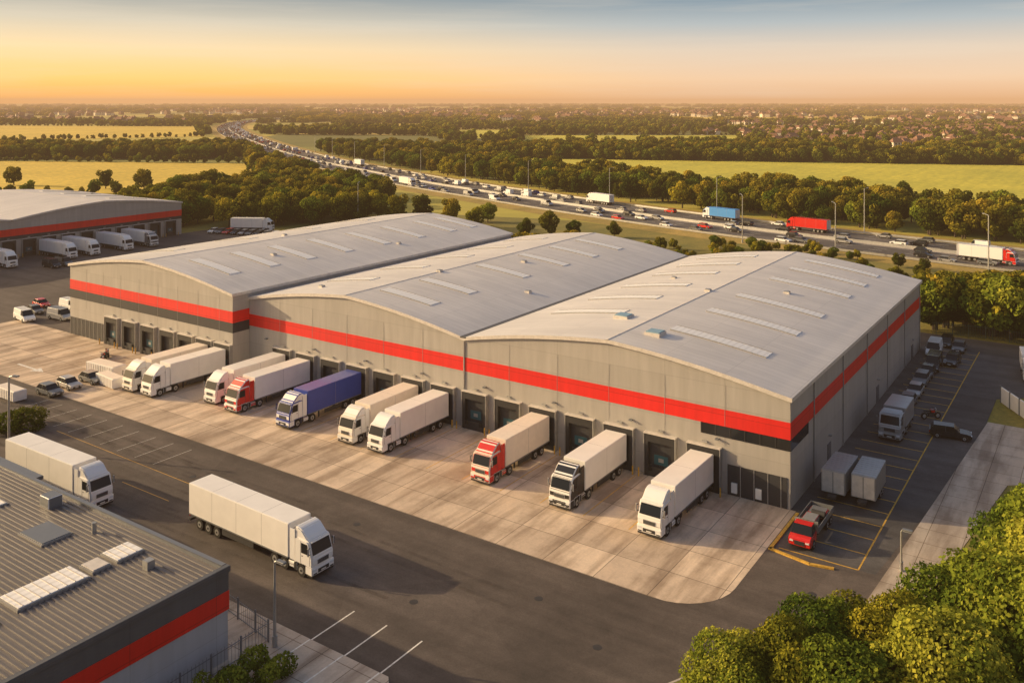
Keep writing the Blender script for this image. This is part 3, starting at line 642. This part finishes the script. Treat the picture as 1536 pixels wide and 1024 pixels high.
for x,y,p,k in ((-138.6,-2.8,WHITEP,'van'),(-142.6,1.3,GREYP,'hatch'),(-147,4.8,REDP,'hatch'),(-134,1.3,SILV,'van'),(-139.6,6.5,WHITEP,'van'),(-143,10,BLACKP,'hatch'),(-136,12,SILV,'hatch')): car(x,y,r90+j(.15),p,k)
for i in range(9): car(-201+2.9*i*.9,86+i*.7,.3+j(.1),random.choice([SILV,GREYP,WHITEP,BLACKP,REDP]),random.choice(['hatch','estate']))
for x,y,p,k in ((3.6,44,SILV,'hatch'),(3.4,50,GREYP,'estate'),(3.6,58.7,BLACKP,'van'),(2.4,67,WHITEP,'van'),(3.6,38.8,GREYP,'hatch'),(3.5,54.4,BLACKP,'hatch'),(5.6,62.5,BLACKP,'estate'),(5.4,71,GREYP,'hatch'),(3.2,73.5,BLACKP,'estate')): car(x,y,j(.05),p,k)
car(10,29.6,r90*1.1,BLACKP,'estate'); car(-186,28,r90,BLACKP,'van'); car(-186,31,r90,GREYP,'van')
mb=MB(); 
mb.prism([(-3.7,.4),(-3.75,.95),(-3.6,1.15),(-3.1,1.25),(-1.7,1.3),(-1.7,.45)],-.98,.98,REDP,.07)
mb.hexa([(-.92,-3.15,1.2),(.92,-3.15,1.2),(.92,-1.75,1.2),(-.92,-1.75,1.2)],[(-.78,-2.6,1.95),(.78,-2.6,1.95),(.78,-1.85,1.95),(-.78,-1.85,1.95)],GLASS); mb.box(-.8,.8,-2.65,-1.8,1.93,2.0,REDP,.03)
mb.box(-1.05,1.05,-1.5,3.7,.85,.98,CHAS)
for q in (-1,1): mb.box(q*1.05-.03,q*1.05+.03,-1.5,3.7,.98,1.5,GREYP)
mb.box(-1.05,1.05,-1.56,-1.5,.98,2.0,STEEL); mb.box(-1.0,1.0,3.66,3.72,.98,1.5,GREYP)
mb.box(-.7,.5,-1,1.0,.98,1.6,STEEL,.05); mb.box(-.8,.8,1.4,3.2,.98,1.4,GREYP,.1); mb.cyl((.3,1.3,1.5),.3,1.2,'x',CHAS)
for q in (-1,1):
    for y in (-2.7,1.8,2.9): wheel(mb,q*.88,y,.42,.26,q)
    mb.box(q*.7-.18,q*.7+.18,-3.78,-3.6,.75,.92,HEADL,.02)
mb.box(-.45,.45,-3.77,-3.7,.55,.9,DARK)
put('flatbed_truck',mb.mesh('flatbed_truck'),(3.1,-3.9,.07))
def boxtrailer():
    mb=MB(); mb.box(-1.15,1.15,-2.7,2.7,.85,3.1,SILV,.04)
    for i in range(10):
        y=-2.5+i*.555
        for q in (-1,1): mb.box(q*1.165-.015,q*1.165+.015,y-.04,y+.04,.95,3.0,STEEL)
        mb.box(-1.1,1.1,y-.03,y+.03,3.1,3.13,STEEL)
    mb.box(-1.05,1.05,-2.75,-2.7,.95,3.0,TRIM); mb.box(-.02,.02,-2.78,-2.74,.95,3.0,DARK); mb.box(-.4,.4,-3.6,2.6,.6,.84,CHAS)
    for q in (-1,1):
        for y in (.4,1.4): wheel(mb,q*.95,y,.42,.26,q)
    return mb.mesh('box_trailer')
bt=boxtrailer(); put('box_trailer',bt,(3.0,6.8,.07)); put('box_trailer',bt,(5.7,7.2,.07),.03)
def rigid_truck(x,y,rz,bm_,cm):
    return put('box_lorry',truck_mesh(8.0,cm,bm_,1,tall=3.3),(x,y,.07),rz)
rigid_truck(4.3,32,0,SILV,SILV); rigid_truck(15.5,66,math.radians(8),TRAIL,WHITEP)
def moto():
    mb=MB()
    for y in (-.7,.7): mb.cyl((0,y,.32),.32,.12,'x',RUB,14); mb.cyl((0,y,.32),.18,.14,'x',STEEL,10)
    mb.tube((0,-.7,.32),(0,-.4,1.0),.04,.03,STEEL); mb.box(-.14,.14,-.4,.1,.6,.9,REDP,.06); mb.box(-.12,.12,.1,.75,.72,.84,DARK,.04); mb.box(-.15,.15,-.3,.35,.25,.6,CHAS,.04)
    mb.tube((-.35,-.3,1.05),(.35,-.3,1.05),.02,.02,DARK); mb.box(-.12,.12,-.55,-.42,.85,1.02,HEADL,.03); mb.tube((0,.7,.32),(0,.1,.5),.04,.04,STEEL)
    return mb.mesh('motorcycle')
mo=moto(); put('motorcycle',mo,(-103,-9,.07),.6,sc=1.3); put('motorcycle',mo,(-101.5,-10,.07),1.0,sc=1.3); put('motorcycle',mo,(-104.5,-7.5,.07),1.2,sc=1.3); put('motorcycle',mo,(7,35,.07),2.3,sc=1.3)
mb=MB(); mb.box(-3.2,3.2,-1.1,1.1,.15,1.75,TRAIL,.04)
for i in range(12):
    x=-3+i*.545
    for q in (-1,1): mb.box(x-.05,x+.05,q*1.12-.03,q*1.12+.03,.2,1.7,TRIM)
mb.box(-3.0,3.0,-.95,.95,1.75,1.8,CREAM); sk_=mb.mesh('skip')
put('storage_container',sk_,(-95.8,-13,.07),.05); put('storage_container',sk_,(-91,-15.3,.07),-.1,sc=.8)
put('storage_container',sk_,(-97,-26,.07),.0,sc=.8)
paints=[WHITEP,SILV,GREYP,BLACKP,REDP,WHITEP,SILV,BLUEP]
lanes=[-14.2,-10.9,-7.5,-4.0,4.0,7.5,10.9,14.2]
def mwpose(t,o):
    x=np.interp(t,arc,mww[:,0])+np.interp(t,arc,nor[:,0])*o; y=np.interp(t,arc,mww[:,1])+np.interp(t,arc,nor[:,1])*o
    tx=np.interp(t,arc,tan[:,0]);ty=np.interp(t,arc,tan[:,1]); a=math.atan2(ty,tx)
    return x,y,a
s_at=lambda e,n: arc[np.argmin(np.hypot(mw[:,0]-e,mw[:,1]-n))]
SN=s_at(-185.6,715); SR=s_at(200,150)
bigs=[(s_at(66,288),12.5,LBLUE,WHITEP),(s_at(92,262),10.5,REDP,REDP),(s_at(118,230),-7.5,WHITEP,REDP),(s_at(30,332),12.5,TRAIL,WHITEP),(s_at(-100,540),10.9,TRAIL,WHITEP),(s_at(-40,436),-14.2,TRAIL,WHITEP)]
for t,o,tm,cm in bigs:
    x,y,a=mwpose(t,o); h=a+math.pi/2 if o>0 else a-math.pi/2
    truck(x,y,h,13.5,cm,tm,3,z=.125)
far=[]
for o in lanes:
    t=SR-60+random.uniform(0,40)
    while t<arc[-1]-30:
        if not any(abs(o-b[1])<3.2 and -14<t-b[0]<22 for b in bigs):
            x,y,a=mwpose(t,o+random.uniform(-.4,.4)); h=a+math.pi/2 if o>0 else a-math.pi/2
            if t<SN:
                k=random.choice(['hatch','hatch','estate','estate','van']); put('van' if k=='van' else 'car',car_mesh(random.choice(paints) if k!='van' else random.choice([WHITEP,SILV]),k),(x,y,.125),h)
            else: far.append((x,y,.125,1.15,h))
        t+=10+random.expovariate(1/(17. if t<SN else 16))

# ------------------------------------------------------------------ street furniture
def lamp_mesh(h,arm=1.2,double=False,k=1.0):
    mb=MB(); mb.tube((0,0,0),(0,0,h),.13*k,.08*k,STEEL,8); mb.cyl((0,0,.4),.2*k,.8,'z',STEEL,8)
    for q in ((1,-1) if double else (1,)):
        mb.tube((0,0,h-.05),(q*arm,0,h+.15),.06*k,.05*k,STEEL); mb.box(min(q*arm,q*(arm+.8)),max(q*arm,q*(arm+.8)),-.18,.18,h+.08,h+.24,GREYP,.03); mb.box(min(q*(arm+.05),q*(arm+.7)),max(q*(arm+.05),q*(arm+.7)),-.13,.13,h+.05,h+.078,HEADL)
    return mb.mesh('street_lamp')
put('street_lamp',lamp_mesh(8.2,.6,k=1.2),(-79.3,-35,.06),.3); put('street_lamp',lamp_mesh(6.2,.3),(-24.5,-43.3,.16),0); put('street_lamp',lamp_mesh(3.4,.1,k=.8),(11.3,-6.3,.16),0)
lt=lamp_mesh(13.5,1.8,False,k=1.3)
for e,n in ((110.8,207.7),(84,232),(65,252),(-50,290)):
    put('street_lamp',lt,(*V(e,n),0),math.radians(34+90))
for t in np.arange(s_at(127,222)-10,SN,55):
    x,y,a=mwpose(t,19); put('street_lamp',lt,(x,y,0),a-math.pi/2)
def fence(name,pts,h=2.0,step=.18,mat=STEEL,post=2.5):
    mb=MB()
    for a,b in zip(pts[:-1],pts[1:]):
        a=Vector((*a,0));b=Vector((*b,0));L=(b-a).length;d=(b-a)/L; n=Vector((-d.y,d.x,0))*.02
        for z in (.3,h-.25):
            mb.hexa([tuple(a-n+Vector((0,0,z))),tuple(b-n+Vector((0,0,z))),tuple(b+n+Vector((0,0,z))),tuple(a+n+Vector((0,0,z)))],[tuple(a-n+Vector((0,0,z+.05))),tuple(b-n+Vector((0,0,z+.05))),tuple(b+n+Vector((0,0,z+.05))),tuple(a+n+Vector((0,0,z+.05)))],mat)
        for i in range(int(L/step)+1):
            p=a+d*(i*step); r=.018
            mb.face([tuple(p+d*r+Vector((0,0,.08))),tuple(p-d*r+Vector((0,0,.08))),tuple(p-d*r+Vector((0,0,h))),tuple(p+d*r+Vector((0,0,h)))],mat)
        for i in range(int(L/post)+1):
            p=a+d*(i*post); mb.box(p.x-.05,p.x+.05,p.y-.05,p.y+.05,0,h+.05,mat)
    return put(name,mb.mesh(name))
FG=simple('green_fence_paint',(.06,.09,.06),.6)
fence('metal_fence',[(-25.3,-43.2),(-25.3,-60)],1.8,mat=GREYP,step=.3); fence('metal_fence',[(-32,-42.2),(-25.3,-43.2)],1.8,mat=GREYP,step=.3)
fence('metal_fence',[(24,79.5),(8,81.5),(0,80)],2.2,mat=FG,step=.25)
mb=MB()
for i in range(7):
    x=13.6+i*1.25; y=47-i*2.1
    mb.hexa([(x,y,.06),(x+.2,y+.1,.06),(x+1.3,y-1.9,.06),(x+1.1,y-2,.06)],[(x,y,2.1),(x+.2,y+.1,2.1),(x+1.3,y-1.9,2.1),(x+1.1,y-2,2.1)],TRAIL,.03)
    mb.box(x-.08,x+.08,y-.08,y+.08,0,2.3,GREYP)
put('panel_fence',mb.mesh('panel_fence'))

# ------------------------------------------------------------------ trees
def tree_mesh(name,seed,H=10.,Rw=4.,nl=2500,ls=.55,leafm=None,lumps=18,base=.22,trunk=True,squash=1.0,boxy=None):
    r=np.random.default_rng(seed); leafm=leafm or LEAF
    cz=H*(base+(1-base)/2); rz=H*(1-base)/2
    C=[];Rr=[]
    for i in range(lumps):
        if boxy:
            C.append([r.uniform(-boxy[0],boxy[0]),r.uniform(-boxy[1],boxy[1]),r.uniform(.5,boxy[2])]); Rr.append(r.uniform(.55,.8)); continue
        u=r.normal(size=3); u/=np.linalg.norm(u); q=.25+.55*r.random()**.6
        C.append([u[0]*Rw*q,u[1]*Rw*q,cz+u[2]*rz*q*squash]); Rr.append(Rw*(.26+.22*r.random()))
    C=np.array(C);Rr=np.array(Rr)
    per=r.choice(lumps,size=nl*2,p=(Rr**2)/(Rr**2).sum())
    u=r.normal(size=(nl*2,3)); u/=np.linalg.norm(u,axis=1)[:,None]
    rad=Rr[per]*(.72+.36*r.random(nl*2))
    P=C[per]+u*rad[:,None]*np.array([1,1,.85])
    D=np.linalg.norm(P[:,None,:]-C[None],axis=2)/Rr[None]; D[np.arange(len(per)),per]=9
    keep=(D.min(1)>.66)&(P[:,2]>.1)
    P=P[keep][:nl];u=u[keep][:nl];per=per[keep][:nl]; n=len(P)
    nn=u*.9+r.normal(size=(n,3))*.55+np.array([0,0,.25]); nn/=np.linalg.norm(nn,axis=1)[:,None]
    a=np.cross(nn,r.normal(size=(n,3))); a/=np.linalg.norm(a,axis=1)[:,None]; b=np.cross(nn,a)
    s=ls*(.55+.9*r.random(n))[:,None]*.5
    q=np.stack([P+a*s*1.25,P+b*s*.8+nn*s*.25,P-a*s*1.1,P-b*s*.8-nn*s*.15],1).reshape(-1,3)
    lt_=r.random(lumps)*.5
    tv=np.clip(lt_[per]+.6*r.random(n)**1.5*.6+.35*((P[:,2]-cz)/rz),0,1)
    mb=MB()
    if trunk:
        mb.tube((0,0,-.1),(0,0,H*.35),H*.028,H*.018,BARK,7); mb.tube((0,0,H*.33),(.1*Rw,.05*Rw,H*.7),H*.018,H*.006,BARK,6)
        for i in range(min(6,lumps)):
            c=C[i]; z0=H*(.22+.05*i); mb.tube((0,0,z0),tuple(c),H*.012,H*.004,BARK,5)
    tm=mb.mesh(name+'_w'); 
    nv=len(tm.vertices); v0=np.zeros(nv*3); tm.vertices.foreach_get('co',v0)
    tf=[list(p.vertices) for p in tm.polygons]
    allv=np.concatenate([v0.reshape(-1,3),q]); faces=tf+(nv+np.arange(n*4).reshape(-1,4)).tolist()
    me=bpy.data.meshes.new(name); me.from_pydata(allv.tolist(),[],faces)
    me.materials.append(BARK); me.materials.append(leafm)
    mi=np.ones(len(faces),dtype=np.int32); mi[:len(tf)]=0; me.polygons.foreach_set('material_index',mi)
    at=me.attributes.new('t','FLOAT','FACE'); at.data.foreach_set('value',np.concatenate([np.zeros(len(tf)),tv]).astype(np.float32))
    bpy.data.meshes.remove(tm); me.update(); return me
def coll(name,meshes):
    c=bpy.data.collections.new(name)
    for i,m in enumerate(meshes):
        o=bpy.data.objects.new('%s_kind_%d'%(name,i),m); c.objects.link(o)
    return c
def scatter(name,pts,c):
    pts=np.array(pts,float)
    me=bpy.data.meshes.new(name); me.from_pydata(pts[:,:3].tolist(),[],[])
    for an,cidx in (('sc',3),('rz',4)):
        a=me.attributes.new(an,'FLOAT','POINT'); a.data.foreach_set('value',pts[:,cidx].astype(np.float32))
    a=me.attributes.new('ix','INT','POINT'); a.data.foreach_set('value',rng.integers(0,len(c.objects),len(pts)).astype(np.int32))
    ng=bpy.data.node_groups.new(name,'GeometryNodeTree'); ng.interface.new_socket('Geometry',in_out='INPUT',socket_type='NodeSocketGeometry'); ng.interface.new_socket('Geometry',in_out='OUTPUT',socket_type='NodeSocketGeometry')
    gi=ng.nodes.new('NodeGroupInput');go=ng.nodes.new('NodeGroupOutput');ip=ng.nodes.new('GeometryNodeInstanceOnPoints');ci=ng.nodes.new('GeometryNodeCollectionInfo')
    ci.inputs['Collection'].default_value=c; ci.inputs['Separate Children'].default_value=True; ci.inputs['Reset Children'].default_value=True
    def na(nm,t):
        n=ng.nodes.new('GeometryNodeInputNamedAttribute'); n.data_type=t; n.inputs['Name'].default_value=nm; return [o for o in n.outputs if o.enabled and o.name=='Attribute'][0]
    cx=ng.nodes.new('ShaderNodeCombineXYZ')
    ng.links.new(gi.outputs[0],ip.inputs['Points']); ng.links.new(ci.outputs[0],ip.inputs['Instance']); ip.inputs['Pick Instance'].default_value=True
    ng.links.new(na('ix','INT'),ip.inputs['Instance Index']); ng.links.new(na('rz','FLOAT'),cx.inputs[2]); ng.links.new(cx.outputs[0],ip.inputs['Rotation']); ng.links.new(na('sc','FLOAT'),ip.inputs['Scale'])
    ng.links.new(ip.outputs[0],go.inputs[0])
    o=put(name,me); md=o.modifiers.new('scatter','NODES'); md.node_group=ng; return o
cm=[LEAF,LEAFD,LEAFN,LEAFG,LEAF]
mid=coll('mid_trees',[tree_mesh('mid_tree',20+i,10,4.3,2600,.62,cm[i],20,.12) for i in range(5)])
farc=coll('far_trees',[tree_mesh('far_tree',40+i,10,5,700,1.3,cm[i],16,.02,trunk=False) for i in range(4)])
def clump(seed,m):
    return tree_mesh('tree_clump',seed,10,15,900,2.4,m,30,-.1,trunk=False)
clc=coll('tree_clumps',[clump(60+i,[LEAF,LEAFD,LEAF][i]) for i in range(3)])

def inpoly(E,Nn,poly):
    c=np.zeros(len(E),bool); k=len(poly)
    for i in range(k):
        x0,y0=poly[i];x1,y1=poly[(i+1)%k]
        c^=((y0>Nn)!=(y1>Nn))&(E<(x1-x0)*(Nn-y0)/(y1-y0+1e-9)+x0)
    return c
def mwdist(E,Nn):
    d=np.full(len(E),1e9)
    M=mw
    for i in range(0,len(E),4000):
        s=slice(i,i+4000); dd=np.hypot(E[s,None]-M[None,:,0],Nn[s,None]-M[None,:,1]); d[s]=dd.min(1)
    return d
G=rng.random((64,64))
def vnoise(x,y):
    x=x%63;y=y%63; i=np.floor(x).astype(int)%63;k=np.floor(y).astype(int)%63;fx=x-np.floor(x);fy=y-np.floor(y)
    fx=fx*fx*(3-2*fx);fy=fy*fy*(3-2*fy)
    return (G[i,k]*(1-fx)+G[i+1,k]*fx)*(1-fy)+(G[i,k+1]*(1-fx)+G[i+1,k+1]*fx)*fy
def samp(n0,n1,cnt,pad=1.06):
    Nn=np.sqrt(rng.uniform(n0**2,n1**2,cnt)); E=rng.uniform(-.62,.64,cnt)*Nn*pad; return E,Nn
def toW(E,Nn,z,sc):
    X,Y=V(E,Nn); return np.stack([X,Y,np.full(len(E),z),sc,rng.uniform(0,6.28,len(E))],1)
sub1=[(.166*851,851),(.36*851,851),(.36*1246,1246),(.166*1246,1246)]; sub2=[(.24*700,700),(.7*700,700),(.7*1650,1650),(.24*1650,1650)]
E,Nn=samp(235,720,9500); d=mwdist(E,Nn)
mo_=np.argsort(mw[:,1]); mwe=np.interp(Nn,mw[mo_,1],mw[mo_,0]); farside=E>mwe
near_ok=inpoly(E,Nn,[(-135,272),(-50,292),(-50,360),(-75,400),(-118,455),(-140,395)])|(inpoly(E,Nn,[(-140,440),(-100,450),(-150,570),(-175,570)]))|(Nn>612)
k=(d>27)&(farside|near_ok)
inF=np.zeros(len(E),bool)
for f in FIELDS[1:]: inF|=inpoly(E,Nn,f)
band_=farside&(d<58+22*vnoise(E/45,Nn/45))&(Nn<620)
inF|=(inpoly(E,Nn,F1)&~band_)
k&=~inF
k&=~(farside&(Nn<640)&~band_&(vnoise(E/40+3,Nn/40)<.55))
k&=~(farside&(Nn>650)&(vnoise(E/60,Nn/60)<.4))
k&=~(band_&(rng.random(len(E))<.1))
sc=rng.uniform(.65,1.15,len(E))
scatter('woodland',toW(E[k],Nn[k],0,sc[k]),mid)
E,Nn=samp(720,1700,10000); d=mwdist(E,Nn); k=(d>30)
for f in FIELDS: k&=~inpoly(E,Nn,f)
v=vnoise(E/190+7,Nn/230+3); insub=inpoly(E,Nn,sub1)|inpoly(E,Nn,sub2)
k&=np.where(insub,rng.random(len(E))<.42,v>.50)
scatter('distant_woodland',toW(E[k],Nn[k],0,rng.uniform(.6,1.1,len(E))[k]),farc)
H=[]
for f in FIELDS[1:]:
    for i in range(len(f)):
        a=np.array(f[i]);b=np.array(f[(i+1)%len(f)]); L=np.linalg.norm(b-a)
        for t in np.arange(0,L,7):
            p=a+(b-a)*t/L+rng.normal(size=2)*1.5
            if mwdist(np.array([p[0]]),np.array([p[1]]))[0]>26: H.append([*V(*p),0,rng.uniform(.3,.65),rng.uniform(0,6)])
for t in np.linspace(0,1,600):
    e=-60+540*t; n=640-120*t+abs(rng.normal())*18; H.append([*V(e,n),0,rng.uniform(.5,.95),rng.uniform(0,6)])
scatter('hedgerow',H,farc)
u=rng.random(5500); Nn=1650*(9500/1650)**u; E=rng.uniform(-.66,.66,len(u))*Nn
v=vnoise(E/520+11,Nn/900+5)*.65+vnoise(E/150,Nn/300)*.35; k=(v>.49)&~inpoly(E,Nn,F6)&(mwdist(E,Nn)>45)
scatter('distant_tree_belts',toW(E[k],Nn[k],0,(rng.uniform(.6,1.2,len(E))*np.clip(Nn/3500,.8,1.4))[k]),clc)
P=[]
def addt(e,n,s): P.append([*V(e,n),0,s,random.uniform(0,6)])
for e,n,s in ((-237,425,1),(-186,409,.95),(-166,403,1.05),(11,264,.75),(4,262,.6),(-30,300,.95),(-38,292,1.05),(-20,285,.9),(-12,278,.8),(-45,300,1.1),(-8,295,.7),(18,262,.55),(30,262,.5)): addt(e,n,s)
for _ in range(400):
    n=random.uniform(146,200); e=random.uniform(.455,.66)*n+2
    if mwdist(np.array([e]),np.array([n]))[0]>24:
        X,Y=V(e,n)
        if Y>83: addt(e,n,max(.22,(41-.195*n)/10.5)*random.uniform(.7,1.05))
for _ in range(190):
    n=random.uniform(185,245); e=random.uniform(.1,.47)*n
    if mwdist(np.array([e]),np.array([n]))[0]>25:
        X,Y=V(e,n)
        if Y>86: addt(e,n,random.uniform(.18,.4))
for _ in range(70):
    X=random.uniform(-150,-75);Y=random.uniform(84,112); P.append([X,Y,0,random.uniform(.4,.8),random.uniform(0,6)])
scatter('tree_belt',P,mid)
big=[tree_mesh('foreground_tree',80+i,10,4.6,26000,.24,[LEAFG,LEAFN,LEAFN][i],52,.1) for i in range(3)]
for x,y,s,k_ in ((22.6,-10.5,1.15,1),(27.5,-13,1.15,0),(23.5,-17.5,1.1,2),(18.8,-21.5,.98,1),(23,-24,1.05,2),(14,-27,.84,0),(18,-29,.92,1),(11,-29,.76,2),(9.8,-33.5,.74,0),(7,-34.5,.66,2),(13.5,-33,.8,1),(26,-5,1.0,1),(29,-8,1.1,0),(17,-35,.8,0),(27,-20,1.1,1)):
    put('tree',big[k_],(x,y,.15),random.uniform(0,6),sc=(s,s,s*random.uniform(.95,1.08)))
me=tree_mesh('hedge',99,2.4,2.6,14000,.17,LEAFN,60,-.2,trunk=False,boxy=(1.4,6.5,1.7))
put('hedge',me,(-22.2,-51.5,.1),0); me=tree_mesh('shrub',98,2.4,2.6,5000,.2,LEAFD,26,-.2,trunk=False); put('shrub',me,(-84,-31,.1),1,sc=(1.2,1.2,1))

# ------------------------------------------------------------------ houses in the suburb
def house_mesh(wm,seed):
    r=random.Random(seed); mb=MB(); w_,d_,h=4+r.random()*1.5,3.6,5.0
    mb.box(-w_,w_,-d_,d_,0,h,wm); 
    mb.hexa([(-w_-.3,-d_-.3,h),(w_+.3,-d_-.3,h),(w_+.3,d_+.3,h),(-w_-.3,d_+.3,h)],[(-w_+1.5,-.1,h+3),(w_-1.5,-.1,h+3),(w_-1.5,.1,h+3),(-w_+1.5,.1,h+3)],TILE)
    mb.box(-w_+1,-w_+1.7,-.4,.4,h+1,h+3.7,BRICK)
    for x in (-w_*.55,0,w_*.55):
        for z in (1.,3.4):
            for q in (-1,1): mb.box(x-.6,x+.6,q*d_-.03,q*d_+.03,z,z+1.2,GLASS)
    return mb.mesh('house')
hc=coll('houses',[house_mesh(BRICK,1),house_mesh(RENDERW,2),house_mesh(RENDERW,3)])
E,Nn=samp(700,1650,2600); k=(inpoly(E,Nn,sub1)|inpoly(E,Nn,sub2))&(vnoise(E/70+2,Nn/90)>.38)
for f in FIELDS: k&=~inpoly(E,Nn,f)
hp=toW(E[k],Nn[k],0,rng.uniform(.8,1.15,k.sum()))
E,Nn=samp(1500,4200,2200); k=(vnoise(E/200+9,Nn/400+1)>.52); hp2=toW(E[k],Nn[k],0,rng.uniform(1.1,1.8,k.sum()))
scatter('distant_houses',np.concatenate([hp,hp2]),hc)
cc=coll('traffic',[car_mesh(p,k) for p,k in ((WHITEP,'van'),(SILV,'hatch'),(BLACKP,'estate'),(REDP,'hatch'))])
if far: scatter('distant_traffic',far,cc)
print('objects',len(bpy.data.objects))
